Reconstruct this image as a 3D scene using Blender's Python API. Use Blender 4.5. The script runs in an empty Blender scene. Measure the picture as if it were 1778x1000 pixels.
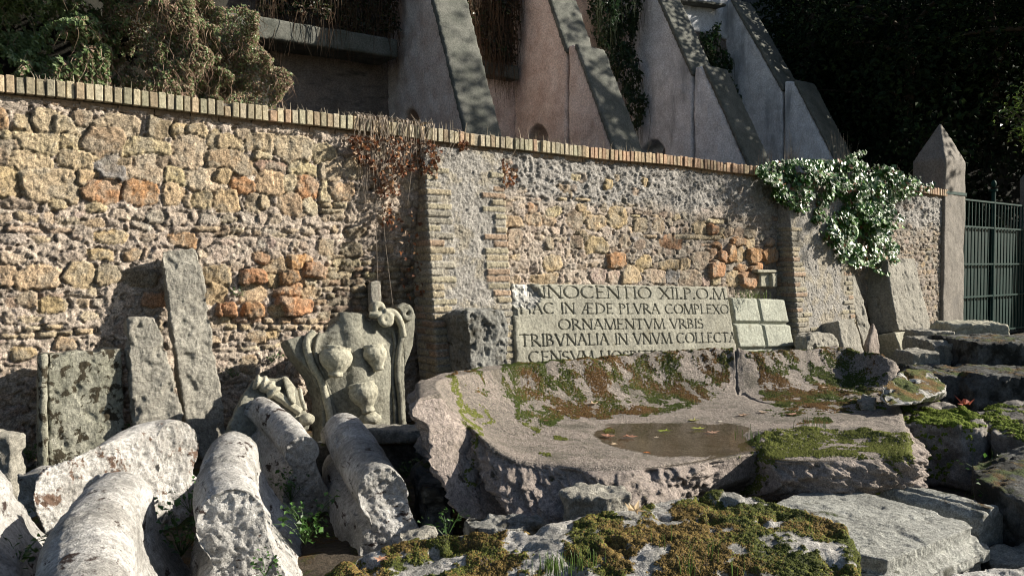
import bpy, bmesh, math, random
import numpy as np
from mathutils import Vector, Matrix

# ------------------------------------------------------------------ camera, sky, sun, exposure
scn = bpy.context.scene
H = 1.45; FPX = 1383.0; TILT = math.atan(43/FPX)
cam_d = bpy.data.cameras.new("camera"); cam = bpy.data.objects.new("camera", cam_d)
scn.collection.objects.link(cam); scn.camera = cam
cam_d.sensor_width = 36; cam_d.lens = 36*FPX/1778; cam_d.clip_end = 500; cam_d.clip_start = .05
cam.location = (0, 0, H); cam.rotation_euler = (math.pi/2-TILT, 0, 0)

SUN = np.array([.95, .17, .47]); SUN /= np.linalg.norm(SUN)
el = math.asin(SUN[2]); az = math.atan2(SUN[0], SUN[1])
w = bpy.data.worlds.new("World"); scn.world = w; w.use_nodes = True
sky = w.node_tree.nodes.new('ShaderNodeTexSky'); sky.sky_type = 'NISHITA'; sky.sun_disc = False
sky.sun_elevation = el; sky.sun_rotation = az
bg = w.node_tree.nodes['Background']; bg.inputs[1].default_value = .05
w.node_tree.links.new(sky.outputs[0], bg.inputs[0])
ld = bpy.data.lights.new("sun", 'SUN'); ld.energy = 5.0; ld.angle = math.radians(.5); ld.color = (1, .93, .81)
lo = bpy.data.objects.new("sun", ld); scn.collection.objects.link(lo)
lo.rotation_euler = Vector(SUN).to_track_quat('Z', 'Y').to_euler()
scn.view_settings.view_transform = 'Standard'; scn.view_settings.look = 'None'
scn.view_settings.exposure = 1.15; scn.view_settings.gamma = 1
scn.render.engine = 'CYCLES'; scn.cycles.max_bounces = 5; scn.cycles.filter_width = 1.1

COL = scn.collection
R = np.random.RandomState(7); random.seed(7)

# ------------------------------------------------------------------ geometry of the view
CF = np.array([0, math.cos(TILT), -math.sin(TILT)]); CU = np.array([0, math.sin(TILT), math.cos(TILT)])
CAM = np.array([0, 0, H]); Zu = np.array([0, 0, 1.])
def ray(px, py):
    return np.array([(px-889)/FPX, 0, 0]) + CU*(-(py-500)/FPX) + CF
def atz(px, py, z):
    r = ray(px, py); return CAM + r*((z-H)/r[2])
def aty(px, py, y):
    r = ray(px, py); return CAM + r*(y/r[1])
def atpl(px, py, P0, N):
    r = ray(px, py); return CAM + r*(np.dot(P0-CAM, N)/np.dot(r, N))
def u3(v): v = np.array(v, float); return v/np.linalg.norm(v)

WD = u3([.7935, .6085, 0]); WN = np.array([WD[1], -WD[0], 0]); WH = 2.7
CAP0 = np.array([-3.40, 5.33, 0]); W0 = CAP0 - WN*.05
def wpt(s, z=0, o=0): return W0 + WD*s + WN*o + Zu*z
def ws(px, py, o=0):
    p = atpl(px, py, W0+WN*o, WN) - W0; return float(p@WD), float(p[2])

# ------------------------------------------------------------------ noise
_perm = np.random.RandomState(3).permutation(256).astype(np.int64); _perm = np.concatenate([_perm]*4)
_g3 = np.random.RandomState(5).normal(size=(256, 3)); _g3 /= np.linalg.norm(_g3, axis=1)[:, None]
def perlin(P):
    P = np.asarray(P, float); sh = P.shape[:-1]; P = P.reshape(-1, 3)
    I = np.floor(P).astype(np.int64); F = P-I; I &= 255
    W = F*F*F*(F*(F*6-15)+10); out = np.zeros(len(P))
    for dx in (0, 1):
        wx = W[:, 0] if dx else 1-W[:, 0]
        for dy in (0, 1):
            wy = W[:, 1] if dy else 1-W[:, 1]
            for dz in (0, 1):
                wz = W[:, 2] if dz else 1-W[:, 2]
                h = _perm[_perm[_perm[(I[:, 0]+dx) & 255]+((I[:, 1]+dy) & 255)]+((I[:, 2]+dz) & 255)]
                out += wx*wy*wz*np.einsum('ij,ij->i', _g3[h], F-np.array([dx, dy, dz]))
    return out.reshape(sh)*1.6
def fbm(P, f=1., o=4, g=.5, seed=0.):
    P = np.asarray(P, float)*f+seed*17.31; s = 0; a = 1
    for i in range(o): s = s+a*perlin(P); P = P*2.03+5.1; a *= g
    return s
def ridg(P, f=1., o=3, seed=0.):
    P = np.asarray(P, float)*f+seed*11.7; s = 0; a = 1
    for i in range(o): s = s+a*(1-2*np.abs(perlin(P))); P = P*2.1+3.3; a *= .5
    return s
def sst(a, b, x): t = np.clip((x-a)/(b-a), 0, 1); return t*t*(3-2*t)
def terr(x, k, a=.3, b=.7):
    y = x*k; i = np.floor(y); return (i+sst(a, b, y-i))/k
def smooth01(x): return np.clip(x, 0, 1)

# ------------------------------------------------------------------ mesh helpers
def rawmesh(name, V, F, smooth=True, col=None):
    V = np.asarray(V, np.float32); F = np.asarray(F, np.int32)
    me = bpy.data.meshes.new(name)
    me.vertices.add(len(V)); me.vertices.foreach_set('co', V.ravel())
    k = F.shape[1]; me.loops.add(F.size); me.loops.foreach_set('vertex_index', F.ravel())
    me.polygons.add(len(F)); me.polygons.foreach_set('loop_start', np.arange(0, F.size, k, dtype=np.int32))
    me.polygons.foreach_set('loop_total', np.full(len(F), k, dtype=np.int32))
    me.update(calc_edges=True); me.validate()
    me.polygons.foreach_set('use_smooth', np.full(len(me.polygons), smooth, dtype=bool))
    if col is not None: setcol(me, col)
    return me
def setcol(me, col):
    a = me.color_attributes.new('Col', 'FLOAT_COLOR', 'POINT')
    c = np.ones((len(me.vertices), 4), np.float32); c[:, :3] = np.clip(col, 0, 1); a.data.foreach_set('color', c.ravel())
def getco(me):
    V = np.empty(len(me.vertices)*3, np.float32); me.vertices.foreach_get('co', V); return V.reshape(-1, 3).astype(float)
def setco(me, V): me.vertices.foreach_set('co', np.asarray(V, np.float32).ravel()); me.update()
def getno(me):
    V = np.empty(len(me.vertices)*3, np.float32); me.vertex_normals.foreach_get('vector', V); return V.reshape(-1, 3).astype(float)
def tag(o, label=None, cat=None, group=None, kind=None):
    if label: o['label'] = label
    if cat: o['category'] = cat
    if group: o['group'] = group
    if kind: o['kind'] = kind
    return o
def thing(name, label, cat, loc, group=None):
    o = bpy.data.objects.new(name, None); COL.objects.link(o); o.location = [float(a) for a in loc]; o.empty_display_size = .1
    return tag(o, label, cat, group)
def link(name, me, mats, parent=None, label=None, cat=None, group=None, kind=None):
    """me holds world coordinates; origin goes to the parent's origin, or to the base of the mesh"""
    V = getco(me)
    if parent is not None:
        root = parent
        off = np.zeros(3)
        while root is not None: off += np.array(root.location); root = root.parent
    else: off = np.array([(V[:, 0].min()+V[:, 0].max())/2, (V[:, 1].min()+V[:, 1].max())/2, V[:, 2].min()])
    setco(me, V-off)
    o = bpy.data.objects.new(name, me); COL.objects.link(o)
    if parent is not None: o.parent = parent
    else: o.location = [float(a) for a in off]
    if not isinstance(mats, (list, tuple)): mats = [mats]
    for m in mats: me.materials.append(m)
    return tag(o, label, cat, group, kind)

def grid_faces(nu, nv):
    a = np.arange(nu*nv).reshape(nu, nv)
    return np.stack([a[:-1, :-1], a[1:, :-1], a[1:, 1:], a[:-1, 1:]], -1).reshape(-1, 4)

# shapes for the remesh pipeline: each a bmesh adder
def bm_prism(bm, front, back):
    n = len(front); a = [bm.verts.new(p) for p in front]; b = [bm.verts.new(p) for p in back]
    bm.faces.new(a); bm.faces.new(b[::-1])
    for i in range(n): j = (i+1) % n; bm.faces.new((a[j], a[i], b[i], b[j]))
def bm_hull(bm, pts):
    vs = [bm.verts.new(p) for p in pts]
    bmesh.ops.convex_hull(bm, input=vs)
def bm_loft(bm, rings, closed=False):
    rs = [[bm.verts.new(p) for p in r] for r in rings]; n = len(rs[0])
    for i in range(len(rs)-1):
        for k in range(n): j = (k+1) % n; bm.faces.new((rs[i][k], rs[i][j], rs[i+1][j], rs[i+1][k]))
    bm.faces.new(rs[0][::-1]); bm.faces.new(rs[-1])
def bm_ball(bm, c, r, sc=(1, 1, 1), M=None):
    m = Matrix.Translation(Vector([float(a) for a in c]))
    if M is not None: m = m @ M
    bmesh.ops.create_icosphere(bm, subdivisions=3, radius=r, matrix=m @ Matrix.Diagonal((*sc, 1)))
def frames(path, up=Zu):
    path = np.array(path, float); T = np.gradient(path, axis=0); out = []
    for i in range(len(path)):
        t = u3(T[i]); r = np.cross(t, up); r = u3(r); q = np.cross(r, t); out.append((t, r, q))
    return out
def spline(P, n):
    P = np.array(P, float); t = np.linspace(0, len(P)-1, n); out = []
    E = np.vstack([2*P[0]-P[1], P, 2*P[-1]-P[-2]])
    for x in t:
        i = min(int(x), len(P)-2); f = x-i; a, b, c, d = E[i], E[i+1], E[i+2], E[i+3]
        out.append(.5*((2*b)+(c-a)*f+(2*a-5*b+4*c-d)*f*f+(3*b-a-3*c+d)*f**3))
    return np.array(out)
def bm_tube(bm, path, rad, n=12, up=Zu):
    fr = frames(path, up); rings = []
    rad = np.broadcast_to(rad, (len(path),))
    for p, (t, r, q), a in zip(path, fr, rad):
        rings.append([p+r*a*math.cos(x)+q*a*math.sin(x) for x in np.linspace(0, 2*math.pi, n, endpoint=False)])
    bm_loft(bm, rings)

def remesh(build, voxel, smooth=0, decimate=None):
    bm = bmesh.new()
    parts = build if isinstance(build, list) else [build]
    for b in parts: b(bm)
    bmesh.ops.recalc_face_normals(bm, faces=bm.faces)
    me = bpy.data.meshes.new('tmp'); bm.to_mesh(me); bm.free()
    o = bpy.data.objects.new('tmp', me); COL.objects.link(o)
    m = o.modifiers.new('r', 'REMESH'); m.mode = 'VOXEL'; m.voxel_size = voxel; m.use_smooth_shade = True
    if smooth:
        s = o.modifiers.new('s', 'SMOOTH'); s.factor = .5; s.iterations = smooth
    dg = bpy.context.evaluated_depsgraph_get(); dg.update()
    out = bpy.data.meshes.new_from_object(o.evaluated_get(dg))
    bpy.data.objects.remove(o); bpy.data.meshes.remove(me)
    return out
def rough(me, amps, seed=0, chip=0, chipf=6):
    """amps: list of (frequency, amplitude); displaced along the normal"""
    V = getco(me); N = getno(me); d = np.zeros(len(V))
    for f, a in amps: d += a*fbm(V, f, 3, .5, seed+f)
    if chip: d -= chip*sst(.15, .6, fbm(V, chipf, 3, .5, seed+50))
    setco(me, V+N*d[:, None]); return me
def plane_cut(me, p, n):
    V = getco(me); n = u3(n); d = (V-p)@n; m = d > 0; V[m] -= np.outer(d[m], n); setco(me, V)
def rand_cuts(me, k, q, seed, zmin=-9):
    rs = np.random.RandomState(seed+100); V = getco(me); c = V.mean(0)
    for i in range(k):
        n = u3(rs.normal(size=3)*[1, 1, .8]+[0, 0, .25]); s = (V-c)@n; d = np.quantile(s, 1-q*rs.uniform(.3, 1)); plane_cut(me, c+n*d, n)
def stone(name, build, voxel, mat, parent=None, amps=((3, .02), (14, .006)), smooth=3, seed=0, chip=0, chipf=6, post=None, cuts=0, cutq=.02, planes=(), terrace=0, **kw):
    me = remesh(build, voxel, smooth)
    if cuts: rand_cuts(me, cuts, cutq, seed)
    for p, n in planes: plane_cut(me, np.array(p), n)
    if terrace:
        V = getco(me); N = getno(me); f = fbm(V, 7, 4, .55, seed+3); setco(me, V+N*(terrace*(terr(f, 3.)-f*.4))[:, None])
    rough(me, amps, seed, chip, chipf)
    if post: post(me)
    me.polygons.foreach_set('use_smooth', np.ones(len(me.polygons), dtype=bool))
    return link(name, me, mat, parent, **kw)

# ------------------------------------------------------------------ materials
def newmat(name):
    m = bpy.data.materials.new(name); m.use_nodes = True; nt = m.node_tree
    return m, nt, nt.nodes['Principled BSDF']
def N_(nt, t, **kw):
    n = nt.nodes.new(t)
    for k, v in kw.items():
        if isinstance(k, str) and hasattr(n, k): setattr(n, k, v)
    return n
def noise_(nt, vec, sc, det=6, rgh=.6, dist=0):
    n = nt.nodes.new('ShaderNodeTexNoise'); nt.links.new(vec, n.inputs['Vector'])
    n.inputs['Scale'].default_value = sc; n.inputs['Detail'].default_value = det; n.inputs['Roughness'].default_value = rgh; n.inputs['Distortion'].default_value = dist
    return n.outputs['Fac']
def ramp_(nt, fac, a, b):
    n = nt.nodes.new('ShaderNodeMapRange'); n.interpolation_type = 'SMOOTHSTEP'; nt.links.new(fac, n.inputs[0])
    n.inputs[1].default_value = a; n.inputs[2].default_value = b; return n.outputs[0]
def mix_(nt, fac, a, b, mode='MIX'):
    n = nt.nodes.new('ShaderNodeMix'); n.data_type = 'RGBA'; n.blend_type = mode
    for s, v in ((n.inputs[0], fac), (n.inputs[6], a), (n.inputs[7], b)):
        if isinstance(v, (int, float)): s.default_value = v
        elif isinstance(v, (tuple, list)): s.default_value = (*v, 1)
        else: nt.links.new(v, s)
    return n.outputs[2]
def math_(nt, op, a, b=0.):
    n = nt.nodes.new('ShaderNodeMath'); n.operation = op
    for s, v in ((n.inputs[0], a), (n.inputs[1], b)):
        if isinstance(v, (int, float)): s.default_value = v
        else: nt.links.new(v, s)
    return n.outputs[0]
def coords(nt): return nt.nodes.new('ShaderNodeNewGeometry').outputs['Position']

def stone_mat(name, c1, c2, stain=(.03, .026, .02), st=(.58, .66), stsc=9, speck=.35, speckf=160, light=None, lt=(.62, .7), moss=0, mossc=((.05, .07, .012), (.1, .055, .015)), mosst=(.5, .6), bump=.5, stretch=None, attr=False, rough_=.9, st2=False):
    m, nt, b = newmat(name); P = coords(nt)
    if stretch:
        mp = nt.nodes.new('ShaderNodeMapping'); nt.links.new(P, mp.inputs[0]); mp.inputs['Scale'].default_value = stretch; Ps = mp.outputs[0]
    else: Ps = P
    big = noise_(nt, P, 3.1, 8, .65); fine = noise_(nt, P, speckf, 2, .6); mid = noise_(nt, P, 38, 6, .7)
    c = mix_(nt, ramp_(nt, big, .32, .68), c1, c2)
    if attr:
        at = nt.nodes.new('ShaderNodeAttribute'); at.attribute_name = 'Col'; c = at.outputs['Color']
    sp = mix_(nt, ramp_(nt, fine, .3, .7), (1-speck,)*3, (1+speck*.5,)*3)
    c = mix_(nt, 1., c, sp, 'MULTIPLY')
    md = mix_(nt, ramp_(nt, mid, .3, .7), (.60,)*3, (1.22,)*3); c = mix_(nt, 1., c, md, 'MULTIPLY')
    if light:
        c = mix_(nt, ramp_(nt, noise_(nt, P, 7.3, 7, .7), *lt), c, light)
    if st:
        s = noise_(nt, Ps, stsc, 9, .68, .3)
        c = mix_(nt, ramp_(nt, s, *st), c, stain)
    hgt = math_(nt, 'ADD', math_(nt, 'MULTIPLY', fine, .25), mid)
    if st2:
        s2_ = noise_(nt, Ps, 42, 5, .7); zone = ramp_(nt, noise_(nt, P, 3.3, 4, .6), .38, .6)
        c = mix_(nt, math_(nt, 'MULTIPLY', ramp_(nt, s2_, .60, .66), zone), c, tuple(x*1.6 for x in stain))
    if moss:
        geo = nt.nodes.new('ShaderNodeNewGeometry'); sx = nt.nodes.new('ShaderNodeSeparateXYZ'); nt.links.new(geo.outputs['Normal'], sx.inputs[0])
        mk = math_(nt, 'ADD', noise_(nt, P, 4.2, 9, .72), math_(nt, 'MULTIPLY', math_(nt, 'SUBTRACT', sx.outputs[2], .7), moss*.35))
        mk = ramp_(nt, mk, *mosst)
        mc = mix_(nt, ramp_(nt, noise_(nt, P, 5.5, 5, .6), .44, .6), *mossc)
        mc = mix_(nt, 1., mc, mix_(nt, ramp_(nt, noise_(nt, P, 140, 3, .7), .3, .7), (.35,)*3, (1.5,)*3), 'MULTIPLY')
        c = mix_(nt, mk, c, mc)
        hgt = math_(nt, 'ADD', hgt, math_(nt, 'MULTIPLY', mk, math_(nt, 'ADD', .6, noise_(nt, P, 90, 4, .7))))
    nt.links.new(c, b.inputs['Base Color']); b.inputs['Roughness'].default_value = rough_
    b.inputs['Specular IOR Level'].default_value = .3
    bp = nt.nodes.new('ShaderNodeBump'); bp.inputs['Strength'].default_value = min(1, bump*1.3); bp.inputs['Distance'].default_value = .018
    nt.links.new(hgt, bp.inputs['Height']); nt.links.new(bp.outputs[0], b.inputs['Normal'])
    return m
def leaf_mat(name, rgh=.45, trans=.3, spec=.5):
    m, nt, b = newmat(name); at = nt.nodes.new('ShaderNodeAttribute'); at.attribute_name = 'Col'
    nt.links.new(at.outputs['Color'], b.inputs['Base Color']); b.inputs['Roughness'].default_value = rgh; b.inputs['Specular IOR Level'].default_value = spec
    tr = nt.nodes.new('ShaderNodeBsdfTranslucent'); nt.links.new(at.outputs['Color'], tr.inputs[0])
    mx = nt.nodes.new('ShaderNodeMixShader'); mx.inputs[0].default_value = trans
    nt.links.new(b.outputs[0], mx.inputs[1]); nt.links.new(tr.outputs[0], mx.inputs[2])
    nt.links.new(mx.outputs[0], nt.nodes['Material Output'].inputs[0]); return m
def plain_mat(name, c, rgh=.8, metal=0, var=.2, sc=12, bump=.1):
    m, nt, b = newmat(name); P = coords(nt)
    n = noise_(nt, P, sc, 6, .65)
    c_ = mix_(nt, ramp_(nt, n, .3, .7), tuple(x*(1-var) for x in c), tuple(x*(1+var) for x in c))
    nt.links.new(c_, b.inputs['Base Color']); b.inputs['Roughness'].default_value = rgh; b.inputs['Metallic'].default_value = metal; b.inputs['Specular IOR Level'].default_value = .12
    bp = nt.nodes.new('ShaderNodeBump'); bp.inputs['Strength'].default_value = bump; bp.inputs['Distance'].default_value = .02
    nt.links.new(n, bp.inputs['Height']); nt.links.new(bp.outputs[0], b.inputs['Normal']); return m

M_wall = stone_mat('wall_stone', (1, 1, 1), (1, 1, 1), st=None, speck=.5, speckf=95, bump=.9, attr=True)
M_brick = stone_mat('coping_brick', (1, 1, 1), (1, 1, 1), stain=(.1, .09, .07), st=(.6, .7), speck=.2, bump=.4, attr=True)
M_marble = stone_mat('weathered_marble', (.25, .24, .22), (.50, .485, .46), stain=(.035, .022, .018), st=(.585, .635), stsc=8, speck=.3, stretch=(.8, .55, 1.8), bump=.6, st2=True)
M_scab = stone_mat('scabbed_marble', (.28, .265, .24), (.50, .485, .46), stain=(.11, .07, .05), st=(.565, .60), stsc=7, speck=.3, bump=.6, st2=True)
M_grey = stone_mat('grey_stone', (.24, .225, .19), (.35, .33, .28), stain=(.05, .045, .035), st=(.66, .76), speck=.4, bump=1.)
M_lichen = stone_mat('lichened_stone', (.24, .235, .18), (.34, .33, .27), stain=(.035, .028, .016), st=(.525, .565), stsc=12, light=(.5, .49, .43), lt=(.64, .7), bump=.6)
M_trav = stone_mat('carved_limestone', (.30, .285, .215), (.40, .38, .30), stain=(.13, .12, .09), st=(.6, .75), speck=.2, bump=.35)
M_carve = stone_mat('sculpture_stone', (.18, .175, .14), (.26, .25, .20), stain=(.06, .055, .04), st=(.52, .70), speck=.2, bump=.5)
M_block = stone_mat('pitted_block', (.17, .165, .145), (.29, .285, .26), stain=(.05, .045, .033), st=(.52, .66), stsc=9, moss=.4, mosst=(.60, .68), bump=1.)
M_granite = stone_mat('pink_granite', (.19, .165, .14), (.29, .245, .21), stain=(.09, .08, .06), st=(.5, .68), stsc=3, speck=.7, speckf=150, bump=.8)
M_rubble = stone_mat('broken_granite', (.25, .21, .18), (.38, .32, .285), stain=(.05, .042, .03), st=(.58, .68), speck=.5, speckf=190, moss=.5, mosst=(.60, .68), bump=1.)
M_mossrock = stone_mat('mossy_rock', (.38, .36, .32), (.54, .52, .49), stain=(.06, .05, .04), st=(.62, .7), speck=.35, moss=1.0, mosst=(.50, .545), mossc=((.075, .095, .014), (.15, .085, .02)), bump=1.)
M_mossblock = stone_mat('mossy_granite', (.2, .18, .15), (.32, .29, .25), stain=(.03, .027, .02), st=(.52, .64), speck=.4, moss=1.0, mosst=(.50, .56), mossc=((.07, .10, .015), (.12, .12, .02)), bump=1.)
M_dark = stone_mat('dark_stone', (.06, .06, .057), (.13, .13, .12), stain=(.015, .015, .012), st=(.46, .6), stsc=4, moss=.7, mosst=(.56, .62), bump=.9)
M_pillar = stone_mat('rendered_pillar', (.17, .152, .13), (.24, .215, .185), stain=(.12, .11, .1), st=(.55, .75), stsc=3, speck=.15, bump=.3)
M_plaster = stone_mat('old_plaster', (.56, .44, .38), (.72, .62, .56), stain=(.30, .22, .18), st=(.55, .75), stsc=1.4, speck=.1, speckf=60, stretch=(1, 1, .3), bump=.25)
M_plasterg = stone_mat('pale_plaster', (.55, .56, .58), (.72, .73, .75), stain=(.26, .27, .28), st=(.5, .7), stsc=1.4, speck=.1, speckf=60, stretch=(1, 1, .3), bump=.25)
M_slabcap = stone_mat('grey_coping', (.085, .09, .075), (.15, .15, .13), stain=(.06, .065, .05), st=(.55, .75), stsc=2, speck=.2, bump=.3)
M_oldbrick = stone_mat('dark_old_brickwork', (.19, .155, .13), (.29, .23, .19), stain=(.08, .07, .06), st=(.5, .7), stsc=2.5, stretch=(1, 1, 4), bump=1.)
M_soil = stone_mat('soil', (.045, .035, .024), (.085, .065, .045), stain=(.02, .018, .012), st=(.55, .7), moss=.5, mosst=(.52, .62), bump=1.)
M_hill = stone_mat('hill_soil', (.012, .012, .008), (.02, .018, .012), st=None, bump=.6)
M_gate = plain_mat('green_painted_iron', (.006, .030, .025), .6, .2, .25)
M_gatesheet = plain_mat('green_sheet', (.005, .024, .021), .55, 0, .3, 3)
M_leaf = leaf_mat('leaf', .45, .3)
M_leafdk = leaf_mat('dark_leaf', .8, .15, .1)
M_ivy = leaf_mat('ivy_leaf', .42, .25, 1.0)
M_dry = leaf_mat('dry_leaf', .7, .25, .2)
M_moss = leaf_mat('moss', .95, .15, .1)
M_twig = plain_mat('dry_twig', (.30, .25, .2), .9)
M_bark = plain_mat('bark', (.07, .055, .04), .9)

# ------------------------------------------------------------------ foliage helpers
def leaves(P, N, S, C, asp=.7, bend=.25, roll=None):
    """kite leaves: P centre, N facing, S length, C colour"""
    n = len(P); P = np.asarray(P, float); N = np.asarray(N, float); N = N/np.linalg.norm(N, axis=1)[:, None]
    A = R.normal(size=(n, 3)) if roll is None else roll
    T = A-N*np.einsum('ij,ij->i', A, N)[:, None]; T /= np.linalg.norm(T, axis=1)[:, None]+1e-9; B = np.cross(N, T)
    S = np.broadcast_to(S, (n,))[:, None]
    v = np.stack([P-T*S*.5, P+B*S*asp*.5+N*S*bend*.5, P+T*S*.5-N*S*bend*.3, P-B*S*asp*.5+N*S*bend*.5, ], 1)
    v = v.reshape(-1, 3); f = np.arange(n*4).reshape(n, 4); t = np.concatenate([f[:, [0, 1, 2]], f[:, [0, 2, 3]]])
    return v, t, np.repeat(C, 4, 0)
def strands(paths, rad, col, k=3):
    """thin tubes: paths list of (n,3)"""
    V, F, Cc = [], [], []; b = 0
    for i, p in enumerate(paths):
        p = np.asarray(p, float); n = len(p); r = rad[i] if hasattr(rad, '__len__') else rad
        T = np.gradient(p, axis=0); T /= np.linalg.norm(T, axis=1)[:, None]+1e-9
        A = np.cross(T, [.3, .5, .81]); A /= np.linalg.norm(A, axis=1)[:, None]+1e-9; B = np.cross(T, A)
        rr = (r*np.linspace(1, .35, n))[:, None]
        ring = [p+rr*(A*math.cos(a)+B*math.sin(a)) for a in np.linspace(0, 2*math.pi, k, endpoint=False)]
        V.append(np.stack(ring, 1).reshape(-1, 3))
        idx = b+np.arange(n*k).reshape(n, k); nx = np.roll(idx, -1, 1)
        F.append(np.stack([idx[:-1], nx[:-1], nx[1:], idx[1:]], -1).reshape(-1, 4)); b += n*k
        c = col[i] if np.ndim(col) == 2 else col
        Cc.append(np.tile(c, (n*k, 1)))
    return np.concatenate(V), np.concatenate(F), np.concatenate(Cc)
def cpick(cols, n, var=.25):
    cols = np.array(cols, float); c = cols[R.randint(len(cols), size=n)]
    return c*(1+var*R.uniform(-1, 1, (n, 1)))
GREENS = [(.04, .085, .015), (.06, .12, .02), (.03, .06, .012), (.085, .13, .03)]
def sample_mesh(me, n, mask=None):
    me.calc_loop_triangles(); T = np.empty(len(me.loop_triangles)*3, np.int32); me.loop_triangles.foreach_get('vertices', T); T = T.reshape(-1, 3)
    V = getco(me); a, b, c = V[T[:, 0]], V[T[:, 1]], V[T[:, 2]]; X = np.cross(b-a, c-a); L = np.linalg.norm(X, axis=1)+1e-12; Nn = X/L[:, None]
    p = L.copy()
    if mask is not None: p *= mask((a+b+c)/3, Nn)
    if p.sum() <= 0: return np.zeros((0, 3)), np.zeros((0, 3))
    p /= p.sum(); i = R.choice(len(T), n, p=p); r1 = np.sqrt(R.rand(n, 1)); r2 = R.rand(n, 1)
    return (1-r1)*a[i]+r1*(1-r2)*b[i]+r1*r2*c[i], Nn[i]
def clumps(P, N, S, C):
    """tiny domed cushions of moss, six-sided"""
    n = len(P); A = R.normal(size=(n, 3)); T = A-N*np.einsum('ij,ij->i', A, N)[:, None]; T /= np.linalg.norm(T, axis=1)[:, None]; B = np.cross(N, T)
    S = S[:, None]; vs = []
    for a in np.linspace(0, 2*math.pi, 5, endpoint=False): vs.append(P+S*(T*math.cos(a)+B*math.sin(a))*R.uniform(.7, 1.2, (n, 1))-N*S*.3)
    vs.append(P+N*S*R.uniform(.5, 1.1, (n, 1)))
    v = np.stack(vs, 1).reshape(-1, 3); f = np.arange(n*6).reshape(n, 6)
    t = np.concatenate([f[:, [k, (k+1) % 5, 5]] for k in range(5)])
    cc = np.repeat(C, 6, 0); return v, t, cc
def moss_part(o, n, mask, size=(.006, .014), cols=((.06, .085, .013), (.10, .10, .018), (.13, .075, .02)), colf=None, name='moss'):
    off = np.array(o.location if o.parent is None else (0, 0, 0), float)
    base = off if o.parent is None else np.array(o.parent.location)
    P, Nn = sample_mesh(o.data, n, lambda c, nn: mask(c+base, nn))
    if len(P) == 0: return
    P = P+base
    k = (fbm(P, 5, 3, .5, 9)+.5+.25*R.normal(size=len(P)))
    cols = np.array(cols); idx = np.clip((k*len(cols)).astype(int), 0, len(cols)-1)
    C = cols[idx]*R.uniform(.6, 1.4, (len(P), 1))
    if colf is not None: C = colf(P, C)
    v, t, c = clumps(P, Nn, R.uniform(*size, len(P)), C)
    me = rawmesh(name, v, t, True, c)
    root = o if o.parent is None else o.parent
    link(name, me, M_moss, root, kind='stuff')

# ------------------------------------------------------------------ ground
def g_h(x, y):
    P = np.stack([x, y, np.zeros_like(x)], -1)
    return .02+.05*fbm(P, 1.2, 4, .5, 2)+.03*fbm(P, 6, 3, .5, 4)
def build_ground():
    ax = np.concatenate([np.linspace(-120, -7, 8), np.arange(-6.9, 12, .07), np.linspace(12.2, 140, 10)])
    ay = np.concatenate([np.linspace(-30, .3, 6), np.arange(.4, 17, .07), np.linspace(17.3, 200, 10)])
    X, Y = np.meshgrid(ax, ay, indexing='ij'); Z = g_h(X, Y)
    q = (X-W0[0])*WN[0]+(Y-W0[1])*WN[1]
    Z = np.where(q < -.15, -.3, Z)
    V = np.stack([X, Y, Z], -1).reshape(-1, 3)
    o = link('ground', rawmesh('ground', V, grid_faces(len(ax), len(ay))), M_soil, kind='structure')
build_ground()
S_END = ws(1637, 400)[0]
# raised ground behind the wall
def build_terrace():
    s = np.linspace(-8, 60, 140); t = np.linspace(.4, 40, 60)
    Sg, Tg = np.meshgrid(s, t, indexing='ij'); V = W0+WD*Sg[..., None]-WN*Tg[..., None]
    V[..., 2] = 2.15+.1*fbm(V*[1, 1, 0], .8, 3); V[..., 2] = np.where(Tg < .45, 0, V[..., 2])
    V[..., 2] = np.where(Sg > S_END+.5, .02*Tg, V[..., 2])
    link('raised_ground', rawmesh('raised_ground', V.reshape(-1, 3), grid_faces(140, 60)), M_hill, kind='structure')
build_terrace()

# ------------------------------------------------------------------ garden wall
TAN = (.45, .365, .235); TY = (.45, .335, .20); OR = (.38, .225, .125); OB = (.32, .225, .155); BR = (.27, .21, .15); GR = (.26, .245, .22)
ORR = (.42, .225, .11); BT = (.42, .335, .225); BO = (.37, .25, .165); PK = (.39, .30, .24)
TC = {'t': TAN, 'y': TY, 'o': OR, 'q': OB, 'b': BR, 'g': GR, 'O': ORR, 'k': BT, 'c': BO, 'p': PK}
def Z1(x0, y0, sc, L): return [(x0+a/sc, y0+b/sc, x0+c/sc, y0+d/sc, t) for a, b, c, d, t in L]
TR = Z1(0, 160, 4.547, [(-60, 150, 60, 300, 'o'), (135, 200, 240, 325, 't'), (265, 150, 475, 315, 't'), (440, 200, 675, 360, 't'), (590, 160, 720, 265, 'b'), (735, 180, 1105, 360, 't'),
 (1180, 220, 1345, 385, 'b'), (1370, 260, 1450, 350, 't'), (-80, 320, 130, 375, 't'), (130, 325, 475, 480, 't'), (485, 360, 640, 465, 't'), (655, 295, 985, 520, 'q'), (990, 380, 1380, 515, 't'),
 (-90, 385, 125, 590, 'b'), (95, 480, 395, 690, 't'), (470, 475, 765, 620, 't'), (765, 510, 990, 700, 'g'), (1010, 515, 1280, 730, 't'), (1245, 520, 1410, 600, 'b'), (1310, 610, 1470, 730, 't'),
 (-120, 600, 175, 820, 'y'), (185, 615, 640, 870, 't'), (635, 625, 780, 720, 'y'), (650, 700, 950, 870, 'O'), (980, 705, 1240, 890, 'O'), (1300, 735, 1460, 885, 'y'), (20, 850, 270, 905, 'p'), (400, 870, 520, 920, 't'), (700, 880, 840, 930, 't'), (950, 540, 1020, 570, 'b')])
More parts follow.
